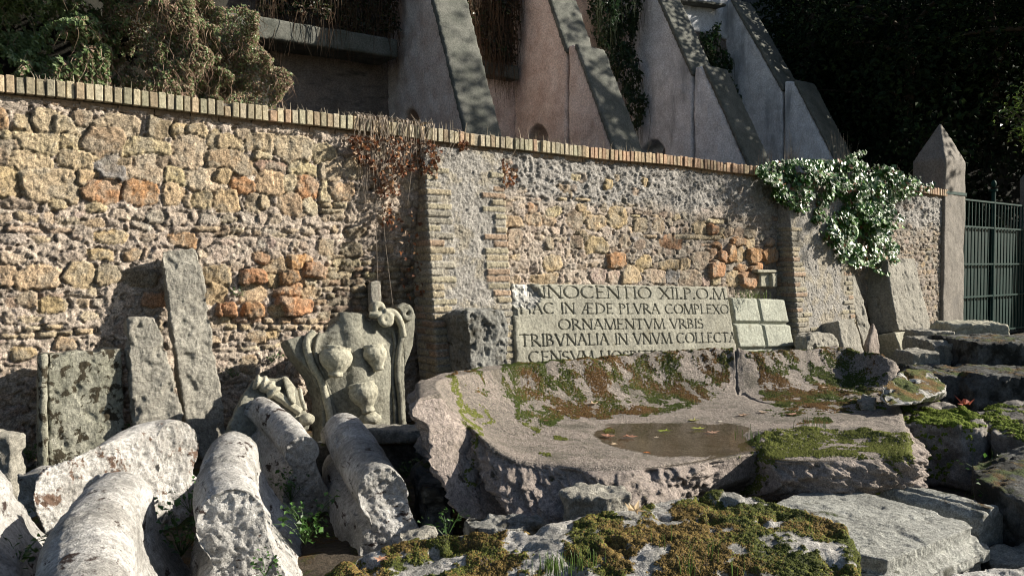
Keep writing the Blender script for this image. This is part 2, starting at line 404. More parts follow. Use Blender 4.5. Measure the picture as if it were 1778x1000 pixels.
TR += Z1(300, 190, 4.547, [(5, 125, 150, 225, 'y'), (130, 120, 260, 230, 't'), (280, 170, 360, 330, 't'), (360, 215, 570, 330, 't'), (480, 165, 620, 220, 'b'), (580, 200, 795, 340, 't'), (655, 345, 785, 410, 't'),
 (810, 210, 1090, 420, 't'), (1110, 285, 1285, 405, 't'), (10, 225, 265, 465, 't'), (275, 335, 660, 510, 'q'), (675, 415, 915, 515, 'q'), (920, 420, 1150, 530, 't'), (1155, 425, 1340, 560, 't'), (1375, 390, 1480, 530, 't'),
 (120, 475, 425, 640, 't'), (340, 490, 475, 570, 'y'), (470, 540, 640, 650, 'O'), (665, 495, 870, 660, 'y'), (885, 530, 975, 645, 't'), (985, 535, 1150, 695, 'O'), (1170, 580, 1240, 740, 't'), (1250, 580, 1425, 720, 'y'),
 (110, 670, 165, 765, 't'), (165, 655, 295, 775, 't'), (330, 645, 515, 800, 'y'), (590, 670, 700, 790, 't'), (705, 680, 760, 780, 't'), (830, 660, 1040, 830, 'y'), (1040, 700, 1135, 830, 't'), (1170, 740, 1265, 780, 'k'), (1275, 735, 1375, 780, 'k'), (1170, 785, 1360, 825, 'k')])
TR += Z1(0, 380, 2.942, [(-60, 250, 70, 340, 'y'), (80, 250, 300, 355, 'y'), (330, 230, 480, 340, 't'), (455, 160, 575, 210, 'y'), (640, 170, 710, 210, 'y'), (500, 240, 610, 330, 't'), (1030, 240, 1170, 335, 'y'), (1235, 265, 1340, 340, 'O'),
 (80, 380, 180, 440, 'y'), (200, 420, 330, 470, 'y'), (490, 70, 640, 120, 'y'), (870, 75, 1000, 140, 'o'), (1000, 35, 1120, 65, 'k'), (0, 590, 95, 612, 'k'), (100, 583, 190, 608, 'k'), (197, 578, 298, 605, 'k'), (302, 570, 385, 598, 'k'), (390, 560, 480, 590, 'k'), (130, 545, 225, 570, 'k'), (235, 540, 320, 565, 'k'),
 (290, 610, 370, 660, 'y'), (60, 660, 180, 710, 'y'), (640, 270, 800, 340, 'b'), (730, 385, 860, 440, 'o'), (1100, 430, 1200, 505, 'O'), (1060, 340, 1150, 430, 'y')])
TR += Z1(400, 380, 2.942, [(55, 265, 185, 340, 'O'), (190, 270, 255, 350, 'y'), (255, 258, 340, 338, 'O'), (165, 208, 295, 265, 'y'), (300, 190, 413, 250, 'O'), (375, 232, 480, 303, 'O'), (485, 235, 580, 310, 'o'), (365, 305, 445, 345, 'k'), (472, 307, 523, 343, 'k'),
 (220, 345, 357, 400, 'O'), (362, 353, 418, 396, 'y'), (420, 358, 470, 398, 'y'), (60, 340, 180, 425, 'y'), (70, 430, 170, 505, 'O'), (240, 405, 425, 495, 'O'), (212, 448, 258, 500, 'y'), (-40, 430, 25, 500, 'O'), (120, 175, 190, 220, 'o'),
 (450, 110, 540, 180, 'b'), (590, 130, 690, 185, 'b'), (500, 190, 600, 230, 'b'), (610, 50, 700, 100, 'b'), (95, 570, 180, 620, 'y'), (60, 700, 130, 780, 'y'), (190, 565, 250, 610, 'y')])
for k in range(8):
    x = 400+k*26-20; TR.append((x, 550+k*.4, x+23, 560+k*.4, 'c' if k % 3 else 'k')); TR.append((x+11, 562.5+k*.4, x+33, 571.5+k*.4, 'k'))
for r in range(9):      # thin brick courses in the corner left of the pilaster
    y = 452+r*11.5; x = 560+random.random()*18-(r > 5)*10
    while x < 728:
        wd = random.uniform(16, 34); TR.append((x, y+(x-560)*-.0+0, x+wd-2, y+9, random.choice('kcbbt'))); x += wd
TR += Z1(860, 260, 4.166, [(545, 180, 615, 210, 't'), (1060, 210, 1105, 260, 'y'), (790, 220, 850, 280, 'y'), (60, 370, 120, 430, 'b'), (60, 480, 190, 550, 'y'), (215, 460, 330, 545, 'y'), (345, 480, 430, 545, 'y'), (520, 445, 630, 575, 'b'), (640, 450, 700, 520, 'y'), (660, 480, 800, 575, 'y'),
 (815, 420, 945, 565, 'y'), (380, 420, 480, 475, 't'), (595, 395, 655, 445, 'y'), (235, 395, 300, 450, 'o'), (1000, 500, 1095, 590, 'b'), (1140, 500, 1220, 600, 'b'), (80, 580, 190, 710, 'p'), (660, 640, 810, 740, 'y'), (585, 580, 660, 670, 'b'), (555, 630, 620, 710, 'b'), (810, 745, 935, 850, 'O'), (1030, 775, 1120, 875, 'y'),
 (350, 770, 475, 870, 'y'), (1190, 800, 1320, 870, 'y'), (1190, 640, 1340, 700, 'o'), (1010, 660, 1080, 720, 'b'), (260, 900, 450, 960, 'y'), (685, 870, 810, 970, 'p'), (815, 875, 900, 965, 'p'), (920, 840, 1045, 970, 'y'), (1090, 870, 1235, 965, 'p'), (1235, 870, 1320, 965, 'g'), (360, 640, 430, 720, 'b'), (900, 620, 975, 700, 'b'),
 (990, 470, 1050, 487, 'k'), (1130, 470, 1190, 487, 'k'), (1080, 615, 1170, 640, 'k'), (70, 355, 150, 372, 'k'), (450, 345, 520, 370, 'k'), (580, 348, 690, 372, 'k')])
TR += Z1(1150, 280, 2.94, [(160, 310, 230, 375, 't'), (230, 330, 270, 370, 'O'), (290, 345, 340, 385, 'y'), (225, 295, 320, 320, 'k'), (250, 415, 295, 460, 'O'), (225, 440, 280, 505, 'o'), (280, 460, 320, 515, 'O'), (235, 510, 312, 595, 'O'), (155, 465, 235, 550, 'b'), (345, 390, 415, 430, 'O'), (320, 430, 370, 510, 'O'),
 (375, 445, 430, 510, 'y'), (430, 445, 500, 520, 'O'), (500, 440, 580, 515, 'O'), (525, 395, 565, 435, 'O'), (425, 395, 470, 435, 'y'), (370, 530, 435, 570, 'o'), (440, 525, 500, 565, 'O'), (330, 570, 385, 640, 'y'), (390, 570, 480, 640, 'O'), (0, 380, 95, 440, 'o'), (60, 375, 300, 400, 'k'), (20, 560, 90, 620, 'g'), (195, 600, 240, 635, 'p'), (245, 590, 300, 635, 'k'), (85, 560, 195, 635, 'b'), (90, 500, 140, 550, 'y'),
 (320, 340, 360, 380, 'b'), (370, 345, 410, 385, 'b'), (420, 340, 480, 385, 'b')])

# s samples finer near the camera
ss = [-1.6]
while ss[-1] < S_END+.02:
    ss.append(ss[-1]+.0088*max(1., (5.6+.6*max(ss[-1], 0))/6.4))
ss = np.array(ss); zz = np.arange(-.1, 2.595, .0098); NS, NZ = len(ss), len(zz)
SG, ZG = np.meshgrid(ss, zz, indexing='ij'); PG = np.stack([SG, ZG, SG*0], -1)
_f = fbm(PG, 11, 5, .62, 1); _g = fbm(PG, 27, 4, .65, 2)
PL1x = ws(741, 400, .12)[0]
HG = .011*terr(_f, 3.5)+.007*terr(_g, 3.)+.003*fbm(PG, 60, 2, .6, 5)+.004-.030*(1-sst(1.9, 2.05, ZG)*(SG > 4.2))*sst(.50, .66, fbm(PG, 17, 4, .6, 77))
WX = .018*fbm(PG, 6, 4, .6, 3)+.007*fbm(PG, 24, 3, .6, 13); WZ = .018*fbm(PG, 6, 4, .6, 4)+.007*fbm(PG, 24, 3, .6, 14)
greyf = sst(5.2, 6.4, SG+.5*fbm(PG, 1.2, 3)) if True else 0
mort = np.array([.46, .385, .315])[None, None]*(1-greyf[..., None])+np.array([.30, .26, .215])[None, None]*greyf[..., None]
gz = sst(1.95, 2.15, ZG+.12*fbm(PG, 1.5, 3, .5, 8))[..., None]*(SG[..., None] > 4.2)
mort = mort*(1-gz)+np.array([.33, .31, .285])*gz
mort = mort*(1+.30*fbm(PG, 9, 6, .7, 5))[..., None]; pk = sst(-.1, .5, fbm(PG, 3, 3, .5, 6))[..., None]
mort = mort*(1-pk*.35)+np.array([.46, .375, .32])*pk*.35*(1-gz)+mort*gz*pk*.35
CG = mort.copy(); OCC = np.zeros((NS, NZ), bool)
def put(s0, z0, s1, z1, col, hh=None, sq=3.2, wob=1., joint=True, occ=True, pillow=.5, jw=1., blend=0.):
    if s1 < ss[0] or s0 > ss[-1]: return
    hs, hz = (s1-s0)/2, (z1-z0)/2; cs, cz = (s0+s1)/2, (z0+z1)/2; pad = .05
    i0, i1 = np.searchsorted(ss, [s0-pad, s1+pad]); j0, j1 = np.searchsorted(zz, [z0-pad, z1+pad])
    if i1-i0 < 2 or j1-j0 < 2: return
    sl = (slice(i0, i1), slice(j0, j1)); ang = random.uniform(-.12, .12)*wob; sk = random.uniform(-.18, .18)*wob
    a = SG[sl]+WX[sl]*wob-cs; b = ZG[sl]+WZ[sl]*wob-cz
    a, b = a+ang*b, b-ang*a; u = a/hs; v = b/hz; u = u*(1+sk*v); v = v*(1+random.uniform(-.2, .2)*wob*u)
    d = (np.abs(u)**sq+np.abs(v)**sq)**(1/sq); m = min(hs, hz)
    if wob > .5:
        for _ in range(4):
            th = random.choice([.785, 2.356, 3.93, 5.5])+random.uniform(-.45, .45); d = np.maximum(d, (u*math.cos(th)+v*math.sin(th))/random.uniform(.88, 1.3))
    dd = (1-d)*m     # distance inside, metres
    hh = hh if hh is not None else random.uniform(.014, .034)
    rad = .011
    prof = sst(0, rad, dd)*hh+pillow*.009*np.clip(1-d**2, 0, 1)
    tilt = random.uniform(-.015, .015)*u+random.uniform(-.012, .012)*v
    surf = prof+tilt*(dd > 0)+.010*terr(fbm(PG[sl], 10, 4, .55, random.random()*9), 3.)-.003+.005*fbm(PG[sl], 30, 3, .6, random.random()*9)+.003*fbm(PG[sl], 70, 2, .5, 3)
    ins = dd > 0
    if joint:
        jd = np.exp(-((dd+.004)/.006)**2)*.026*jw*(fbm(PG[sl], 5, 2, .5, 7) > -.25)
        HG[sl] -= np.where(~ins, jd, 0)
        CG[sl] *= np.where(~ins, 1-.35*jw*np.exp(-((dd+.004)/.006)**2), 1)[..., None]
    HG[sl] = np.where(ins, surf, HG[sl])
    c = np.array(col)*random.uniform(.86, 1.12)*np.array([1, random.uniform(.96, 1.04), random.uniform(.92, 1.08)])
    cv = c*(1+.26*fbm(PG[sl], 13, 5, .65, random.random()*9))[..., None]; hm = sst(-.2, .5, fbm(PG[sl], 7, 3, .6, random.random()*9))[..., None]*.35; cv = cv*(1-hm)+np.array([.40, .31, .21])*hm
    gm = sst(.0, .5, fbm(PG[sl], 6, 5, .65, random.random()*9))[..., None]*.5; cv = cv*(1-gm)+np.array([.33, .30, .24])*gm
    CG[sl] = np.where(ins[..., None], cv*(1-blend)+CG[sl]*blend, CG[sl])
    if occ: OCC[sl] |= dd > -.012
traced = []
for x0, y0, x1, y1, t in TR:
    a = ws(x0, (y0+y1)/2); b = ws(x1, (y0+y1)/2); top = ws((x0+x1)/2, y0)[1]; bot = ws((x0+x1)/2, y1)[1]
    brick = t in 'kc'; orange = t in 'O' and 380 < (y0+y1)/2
    g = 0 if brick else .015
    traced.append((a[0]-g, bot-g, b[0]+g, top+g, t, brick, orange))
# mark occupied first so the filler keeps clear of the big stones
occ_boxes = traced
def free(s0, z0, s1, z1, lim=.3):
    i0, i1 = np.searchsorted(ss, [s0, s1]); j0, j1 = np.searchsorted(zz, [z0, z1])
    r = OCC[i0:i1, j0:j1]; return r.size == 0 or r.mean() < lim
for s0, z0, s1, z1, t, br, og in traced:
    i0, i1 = np.searchsorted(ss, [s0, s1]); j0, j1 = np.searchsorted(zz, [z0, z1]); OCC[i0:i1, j0:j1] = True
z = 0.
row = 0
while z < 2.5:      # filler: coursed rubble with brick levelling courses
    bc = (row % 5 in (0,)); hgt = .045 if bc else random.uniform(.06, .12); s = ss[0]
    while s < S_END:
        g = s > 4.2+random.uniform(-.3, .3) and z > 2.05
        wdt = random.uniform(.14, .24) if bc else random.uniform(.05, .17)
        h2 = hgt*random.uniform(.7, 1.); zo = .03*math.sin(s*1.7+row)*(0 if bc else 1)
        if z+zo+h2 < 2.5 and free(s, z+zo, s+wdt, z+zo+h2) and random.random() < (.22 if g else .86):
            if bc: col = random.choice([BT, BO, BT, PK])
            elif s < 5: col = random.choice([TAN, PK, PK, GR, OB, TY, PK])
            else: col = random.choice([OB, BR, BR, OB, GR, TY, PK])
            small = min(wdt, h2) < .07
            put(s, z+zo, s+wdt*.96, z+zo+h2*.96, np.array(col), random.uniform(.004, .010), 5 if bc else 3.4, .4 if bc else 1.2, occ=False, pillow=.0, jw=random.choice([.2, .6, .4]), blend=random.uniform(.2, .75))
        s += wdt+random.uniform(.0, .02)
    z += hgt*1.03; row += 1
for s0, z0, s1, z1, t, br, og in traced:
    put(s0, z0, s1, z1, TC[t], .016 if br else (random.uniform(.035, .06) if og else random.uniform(.006, .014)), 6 if br else 4.2, .15 if br else .9, pillow=.1 if br else (1.2 if og else .1), jw=.6)
HG += gz[..., 0]*(.012*terr(fbm(PG, 15, 5, .65, 31), 3.)+.008*fbm(PG, 55, 2, .6, 9))*(~OCC)
_rc = sst(PL1x-1.15, PL1x-.75, SG+.15*fbm(PG, 3, 3, .6, 41)-.25*(ZG-1.0))*(SG < PL1x+.3)*sst(1.95, 1.6, ZG+.1*fbm(PG, 4, 3, .5, 42)); HG -= .085*_rc; CG *= (1-.35*_rc*sst(-.5, .3, fbm(PG, 4, 4, .6, 44)))[..., None]  # hollow left of the pilaster; dirty brick and painted shade darken its colour
HG = np.clip(HG, -.15, .085); HG[:, -3:] = -.02
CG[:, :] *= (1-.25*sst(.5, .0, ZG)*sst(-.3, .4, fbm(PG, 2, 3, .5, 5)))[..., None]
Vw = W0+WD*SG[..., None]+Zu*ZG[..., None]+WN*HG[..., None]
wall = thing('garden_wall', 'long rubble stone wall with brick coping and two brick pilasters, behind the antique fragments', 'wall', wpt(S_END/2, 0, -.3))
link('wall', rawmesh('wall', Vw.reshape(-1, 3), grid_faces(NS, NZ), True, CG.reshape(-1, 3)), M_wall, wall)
bm = bmesh.new()      # wall core behind the stone skin
bm_prism(bm, [wpt(-1.6, -.1, -.17), wpt(S_END, -.1, -.17), wpt(S_END, 2.56, -.17), wpt(-1.6, 2.56, -.17)], [wpt(-1.6, -.1, -.42), wpt(S_END, -.1, -.42), wpt(S_END, 2.56, -.42), wpt(-1.6, 2.56, -.42)])
me = bpy.data.meshes.new('wall_core'); bm.to_mesh(me); bm.free(); link('wall_core', me, M_oldbrick, wall)
# brick coping: bricks on edge
def coping():
    bm = bmesh.new(); V, F, C = [], [], []
    s = -1.6
    tans = [(.44, .38, .26), (.47, .41, .28), (.40, .35, .25), (.46, .36, .24), (.43, .37, .27), (.41, .37, .27), (.43, .30, .20), (.39, .36, .25)]
    while s < S_END-.02:
        px = 889+FPX*((W0+WD*s)[0]/(W0+WD*s)[1])
        wd = random.uniform(.046, .052); pr = random.uniform(.058, .068); top = WH+random.uniform(-.007, .006)-(random.uniform(.015, .05) if random.random() < .04 else 0); sag = .01*math.sin(s*1.1)+.006*math.sin(s*3.1)
        pr -= random.uniform(0, .03) if random.random() < .06 else 0
        c = np.array(random.choice(tans if px < 1000 else [(.46, .31, .2), (.44, .34, .22), (.47, .36, .24), (.4, .27, .18)]))*random.uniform(.65, 1.12)
        tl = random.uniform(-.006, .004)
        q = []
        for (a, h, o) in ((0, 2.585, pr), (wd, 2.585, pr), (wd, top, pr+tl), (0, top, pr+tl), (0, 2.585, -.4), (wd, 2.585, -.4), (wd, top, -.4), (0, top, -.4)): q.append(wpt(s+a+random.uniform(-.001, .001), h+sag, o+random.uniform(-.002, .002)))
        vs = [bm.verts.new(x) for x in q]
        for f in ((0, 1, 2, 3), (3, 2, 6, 7), (1, 5, 6, 2), (0, 3, 7, 4), (0, 4, 5, 1)): bm.faces.new([vs[k] for k in f])
        C += [c]*8; s += wd+random.uniform(.009, .014)
    me = bpy.data.meshes.new('coping'); bm.verts.index_update()
    bm.to_mesh(me)
    setcol(me, np.array(C)); bm.free()
    bm2 = bmesh.new(); bm2.from_mesh(me); bmesh.ops.bevel(bm2, geom=bm2.edges[:], offset=.004, segments=1, affect='EDGES'); bm2.to_mesh(me); bm2.free()
    link('coping', me, M_brick, wall)
    bm = bmesh.new(); bm_prism(bm, [wpt(-1.6, 2.60, .03), wpt(S_END, 2.60, .03), wpt(S_END, 2.69, .03), wpt(-1.6, 2.69, .03)], [wpt(-1.6, 2.60, -.38), wpt(S_END, 2.60, -.38), wpt(S_END, 2.69, -.38), wpt(-1.6, 2.69, -.38)])
    me = bpy.data.meshes.new('mortar_bed'); bm.to_mesh(me); bm.free(); link('mortar_bed', me, M_pillar, wall)
    # flat course under the coping
    bm = bmesh.new(); s = -1.6; C = []
    while s < S_END-.05:
        wd = random.uniform(.2, .26); q = []
        for (a, h, o) in ((0, 2.54, .004), (wd, 2.54, .004), (wd, 2.583, .004), (0, 2.583, .004), (0, 2.54, -.1), (wd, 2.54, -.1), (wd, 2.583, -.1), (0, 2.583, -.1)): q.append(wpt(s+a, h+.01*math.sin(s*1.1), o+random.uniform(-.003, .003)))
        vs = [bm.verts.new(x) for x in q]
        for f in ((0, 1, 2, 3), (3, 2, 6, 7), (1, 5, 6, 2), (0, 3, 7, 4), (0, 4, 5, 1)): bm.faces.new([vs[k] for k in f])
        C += [np.array((.3, .22, .15))*random.uniform(.7, 1.1)]*8; s += wd+.01
    me = bpy.data.meshes.new('brick_course'); bm.to_mesh(me); bm.free(); setcol(me, np.array(C)); link('brick_course', me, M_brick, wall)
coping()
def pilaster(s0, s1, p0, p1, name='pilaster', ztop=2.53, quoinw=.2, zq=2.25, greycol=(.32, .30, .27)):
    """unwrapped strip left side + front + right side; p0 projection at top, p1 at the foot"""
    W = s1-s0; D = .32; t = np.arange(-D, W+D+.001, .0095); z = np.arange(-.1, ztop, .0095)
    T, Z = np.meshgrid(t, z, indexing='ij'); P = np.stack([T+s0*3, Z, T*0], -1)
    pr = p0+(p1-p0)*np.clip(1-Z/ztop, 0, 1)**1.3
    h = .010*terr(fbm(P, 9, 5, .62, 2), 3.5)+.006*terr(fbm(P, 28, 4, .65, 6), 3.)+.002; col = np.array(greycol)*(1+.2*fbm(P, 8, 4, .6, 3))[..., None]
    mm = sst(0, .5, fbm(P, 4, 4, .6, 11))[..., None]; col = col*(1-mm*.5)+np.array([.34, .29, .2])*mm*.5
    pitch = .067; nr = int(ztop/pitch)
    for r in range(nr):
        zb = r*pitch
        if zb > zq+random.uniform(-.05, .05): continue
        for side in (0, 1):
            L = random.choice([.13, .27, .2]) if r % 2 else random.choice([.26, .13, .16])
            L2 = random.uniform(.1, .26)
            a, b = (-L2, L) if side == 0 else (W-L, W+L2)
            br = [(-.3, a-.01), (a, b)] if side == 0 else [(a, b), (b+.01, W+.3)]
            if zb < .9 and random.random() < .5:
                e = random.uniform(.15, .25); br.append((b+.012, b+.012+e) if side == 0 else (a-.012-e, a-.012))
            for (u0, u1) in br:
                i0, i1 = np.searchsorted(t, [u0, u1]); j0, j1 = np.searchsorted(z, [zb, zb+.054])
                if i1 <= i0 or j1 <= j0: continue
                sl = (slice(i0, i1), slice(j0, j1)); dd = np.minimum(np.minimum(T[sl]-u0, u1-T[sl]), np.minimum(Z[sl]-zb, zb+.054-Z[sl]))+.003*fbm(P[sl], 30, 2)
                ins = dd > .001; c = np.array(random.choice([(.38, .32, .22), (.35, .31, .22), (.36, .26, .18), (.34, .31, .25)]))*random.uniform(.8, 1.12)
                h[sl] = np.where(ins, sst(0, .006, dd)*.010+.006+random.uniform(-.004, .006)+.004*fbm(P[sl], 25, 2), h[sl]-.0)
                col[sl] = np.where(ins[..., None], c*(1+.15*fbm(P[sl], 20, 3))[..., None], col[sl])
    # corner rounding via arc positions
    o = np.where(T < 0, pr+T, np.where(T > W, pr-(T-W), pr)); sx = np.where(T < 0, s0, np.where(T > W, s1, s0+T))
    ws_l = np.clip((-T)/.008, 0, 1)*(T < 0)+0; 
    nl = (T < 0)*1.; nrr = (T > W)*1.; nf = 1-nl-nrr
    V = W0+WD*(sx-h*nl+h*nrr)[..., None]+WN*(o+h*nf)[..., None]+Zu*Z[..., None]
    link(name, rawmesh(name, V.reshape(-1, 3), grid_faces(len(t), len(z)), True, np.clip(col, 0, 1).reshape(-1, 3)), M_wall, wall)
PL1 = (ws(741, 400, .12)[0], ws(876, 400, .12)[0]); PL2 = (ws(1378, 480, .25)[0], ws(1478, 480, .25)[0])
pilaster(*PL1, .08, .36); pilaster(*PL2, .16, .38, zq=1.95)

# ------------------------------------------------------------------ gate pillars and gate
def gate_pillar(c, label, a=.5, b=.62):
    # c: front-left corner on the ground
    def f(bm):
        r = []
        for z, i in ((-.1, 0), (3.22, 0), (3.9, .25)):
            r.append([c+WD*i*b/.5*.98+WN*-i*a/.5*.98+Zu*z, c+WD*(b-i*b/.5*.98)+WN*-i*a/.5*.98+Zu*z, c+WD*(b-i*b/.5*.98)+WN*(-a+i*a/.5*.98)+Zu*z, c+WD*i*b/.5*.98+WN*(-a+i*a/.5*.98)+Zu*z])
        bm_loft(bm, r)
    t = thing('gate_pillar', label, 'pillar', c, 'rendered gate pillars with pyramid tops')
    stone('shaft', f, .025, M_pillar, t, ((1.5, .012), (9, .004)), 2, 3)
    bm = bmesh.new(); z0 = 2.63
    for p, q in (((0, .006), (b, .006)),):
        bm_prism(bm, [c+WD*(-.01)+WN*.012+Zu*z0, c+WD*(b+.01)+WN*.012+Zu*z0, c+WD*(b+.01)+WN*.012+Zu*(z0+.05), c+WD*(-.01)+WN*.012+Zu*(z0+.05)], [c+WD*(-.01)-WN*.01+Zu*z0, c+WD*(b+.01)-WN*.01+Zu*z0, c+WD*(b+.01)-WN*.01+Zu*(z0+.05), c+WD*(-.01)-WN*.01+Zu*(z0+.05)])
    me = bpy.data.meshes.new('strap'); bm.to_mesh(me); bm.free(); link('strap', me, M_gate, t)
PCL = wpt(S_END-.06, 0, .05); PW = .80
gate_pillar(PCL, 'tall rendered gate pillar with pyramid top, at the end of the rubble wall', .56, PW)
s2 = ws(1816, 400)[0]
gate_pillar(wpt(s2, 0, .06), 'gate pillar with pyramid top cut off by the right edge, beyond the green gate', .56, PW)
def gate():
    s0, s1 = S_END+PW+.03, s2-.02; sm = ws(1726, 400, -.1)[0]; o = -.12
    g = thing('metal_gate', 'dark green iron gate of slim bars over sheet panels, between the two pillars', 'gate', wpt(s0, 0, o))
    def box(bm, a, z0, b, z1, oo, th): bm_prism(bm, [wpt(a, z0, oo), wpt(b, z0, oo), wpt(b, z1, oo), wpt(a, z1, oo)], [wpt(a, z0, oo-th), wpt(b, z0, oo-th), wpt(b, z1, oo-th), wpt(a, z1, oo-th)])
    def mk(name, fn, mat):
        bm = bmesh.new(); fn(bm); bmesh.ops.recalc_face_normals(bm, faces=bm.faces); me = bpy.data.meshes.new(name); bm.to_mesh(me); bm.free(); return link(name, me, mat, g)
    n = 26
    for k in range(n+1):
        s = s0+(s1-s0)*k/n
        mk('bar', lambda bm: box(bm, s-.008, .12, s+.008, 2.58, o+.01, .02), M_gate)
    for z in (.15, .82, 1.42, 2.1, 2.58): mk('rail', lambda bm: box(bm, s0, z, s1, z+.028, o+.03, .018), M_gate)
    for a, b in ((s0, sm-.05), (sm+.05, s1)): mk('sheet_panel', lambda bm: box(bm, a, .15, b, 2.1, o-.03, .008), M_gatesheet)
    pc = wpt(sm, 0, o)
    p = mk('post', lambda bm: bm_tube(bm, [pc+Zu*.02, pc+Zu*1.5, pc+Zu*2.82], .038, 12, up=np.array([1., 0, 0])), M_gate)
    mk('finial', lambda bm: (bm_ball(bm, pc+Zu*2.95, .045, (1, 1, 1.6)), bm_tube(bm, [pc+Zu*2.81, pc+Zu*2.85], .07, 12, up=np.array([1., 0, 0]))), M_gate)
gate()

# ------------------------------------------------------------------ retaining wall with buttresses
RW = thing('retaining_wall', 'high shaded retaining wall with four sloping plastered buttresses, behind the garden wall', 'wall', (0, 15, 2.1))
RB0 = np.array([-.1439*14, 14., 0]); ks = [0, .1894*14, .4227*14, .656*14]
def rpt(s, z, p=0): return RB0+WD*s+WN*p+Zu*z
def rpx(px, py, p=0):
    q = atpl(px, py, RB0+WN*p, WN)-RB0; return float(q@WD), float(q[2])
def simple(name, fn, mat, parent, seed=0, vox=.05, amps=((1.2, .015), (6, .008)), sm=2): return stone(name, fn, vox, mat, parent, amps, sm, seed)
def fin(s, prof, th, mat, capmat, notch=None, arch=None):
    """prof: outer edge as (p,z) list from top to bottom"""
    zb = 1.9
    pts = [(-.9, prof[0][1])]+prof+[(-.9, zb)]
    if arch:
        ap, az, r = arch
        pts = [(-.9, prof[0][1])]+prof+[(ap+r, zb)]+[(ap+r*math.cos(a), az+r*1.1*math.sin(a)) for a in np.linspace(0, math.pi, 9)]+[(ap-r, zb), (-.9, zb)]
    am = ((.9, .035), (5, .014), (16, .006))
    if len(prof) == 5:
        pj = prof[1][0]; pts = [q for q in pts if q not in prof]; pts = [pts[0], prof[0], prof[1], (pj, zb)]+pts[1:]
        wd = [(pj+.06, zb), (pj+.06, prof[2][1]), prof[3], prof[4]]
        stone('lower_wedge', lambda bm: bm_prism(bm, [rpt(s-.015, z, p) for p, z in wd], [rpt(s+th, z, p) for p, z in wd]), .045, mat, RW, am, 1, s+3)
    f = stone('buttress', lambda bm: bm_prism(bm, [rpt(s, z, p) for p, z in pts], [rpt(s+th, z, p) for p, z in pts]), .045, mat, RW, am, 1, s)
    for i in range(len(prof)-1):
        (p0, z0), (p1, z1) = prof[i], prof[i+1]
        if abs(z0-z1) < .1 or abs(p0-p1) < .12: continue
        t = u3([p1-p0, z1-z0, 0])[:2]; nn = (-t[1], t[0]) if -t[1] > 0 else (t[1], -t[0]); e = .09
        q = [(p0, z0), (p1, z1), (p1+nn[0]*e, z1+nn[1]*e), (p0+nn[0]*e, z0+nn[1]*e)]
        stone('coping_slab', lambda bm: bm_prism(bm, [rpt(s-.05, z, p) for p, z in q], [rpt(s+th+.05, z, p) for p, z in q]), .045, M_slabcap, RW, ((2, .008),), 1, s+i)
def finpx(s, pxs):
    P0 = rpt(s, 0); out = []
    for px, py in pxs:
        q = atpl(px, py, P0, WD)-P0; out.append((float(q@WN), float(q[2])))
    return out
def archpx(s, q, r):
    p, z = finpx(s, [q])[0]; return (p, z-r*1.1, r)
def ext(prof, ztop, zbot):
    (p0, z0), (p1, z1) = prof[0], prof[1]; k = (p1-p0)/(z1-z0); a = (p0+k*(ztop-z0), ztop)
    (q0, y0), (q1, y1) = prof[-2], prof[-1]; k = (q1-q0)/(y1-y0); b = (q1+k*(zbot-y1), zbot)
    if a[0] < .05: a = (.05, z0+(.05-p0)/((p1-p0)/(z1-z0)))
    return [a]+prof[1:-1]+[b] if len(prof) > 2 else [a, b]
fin(ks[0], ext(finpx(ks[0], [(750, 0), (805, 225)]), 9, 1.9), .62, M_plaster, M_slabcap, arch=archpx(ks[0], (712, 190), .28))
fin(ks[1], ext(finpx(ks[1], [(952, 0), (984, 96), (986, 80), (998, 80), (1062, 255)]), 9.5, 1.9), .62, M_plaster, M_slabcap, arch=archpx(ks[1], (932, 217), .34))
fin(ks[2], ext(finpx(ks[2], [(1142, 0), (1202, 134), (1203, 116), (1220, 116), (1294, 280)]), 10, 1.9), .66, M_plasterg, M_slabcap, arch=archpx(ks[2], (1132, 243), .36))
fin(ks[3], ext(finpx(ks[3], [(1268, 0), (1359, 160), (1360, 142), (1378, 142), (1452, 285)]), 10.5, 1.9), .68, M_plasterg, M_slabcap)
# the wall bays
def bay(a, b, z0, z1, p, mat, th=.5, name='wall', amps=((1.5, .03), (7, .015)), vox=.05, seed=1):
    return stone(name, lambda bm: bm_prism(bm, [rpt(a, z0, p), rpt(b, z0, p), rpt(b, z1, p), rpt(a, z1, p)], [rpt(a, z0, p-th), rpt(b, z0, p-th), rpt(b, z1, p-th), rpt(a, z1, p-th)]), vox, mat, RW, amps, 1, seed)
bay(-11, .05, 1.9, 9.5, -.3, M_oldbrick, name='brick_bay', amps=((1.5, .05), (6, .03), (18, .012)), vox=.06)
la = rpx(452, 52, .35); lb = rpx(690, 96, .35)
def ledge(p0, p1, q, hh, th, name='concrete_ledge'):
    a = rpx(*p0, q); b = rpx(*p1, q)
    stone(name, lambda bm: bm_prism(bm, [rpt(a[0], a[1]-hh, q), rpt(b[0], b[1]-hh, q), rpt(b[0], b[1], q), rpt(a[0], a[1], q)], [rpt(a[0], a[1]-hh, q-th), rpt(b[0], b[1]-hh, q-th), rpt(b[0], b[1], q-th), rpt(a[0], a[1], q-th)]), .035, M_slabcap, RW, ((3, .008),), 1, 5)
ledge((300, 4), (692, 68), .35, .32, .8); ledge((828, 102), (902, 116), .2, .26, .7)
bay(.6, ks[1]+.03, 1.9, 5.15, -.05, M_plaster, seed=3); bay(.6, ks[1]+.03, 5.15, 9.5, -.12, M_oldbrick, name='brick_bay', seed=4)
bay(ks[1]+.6, ks[2]+.03, 1.9, 9.5, -.05, M_plaster, seed=5)
bay(ks[2]+.6, ks[3]+.03, 1.9, 6.9, -.05, M_oldbrick, name='brick_bay', seed=6)
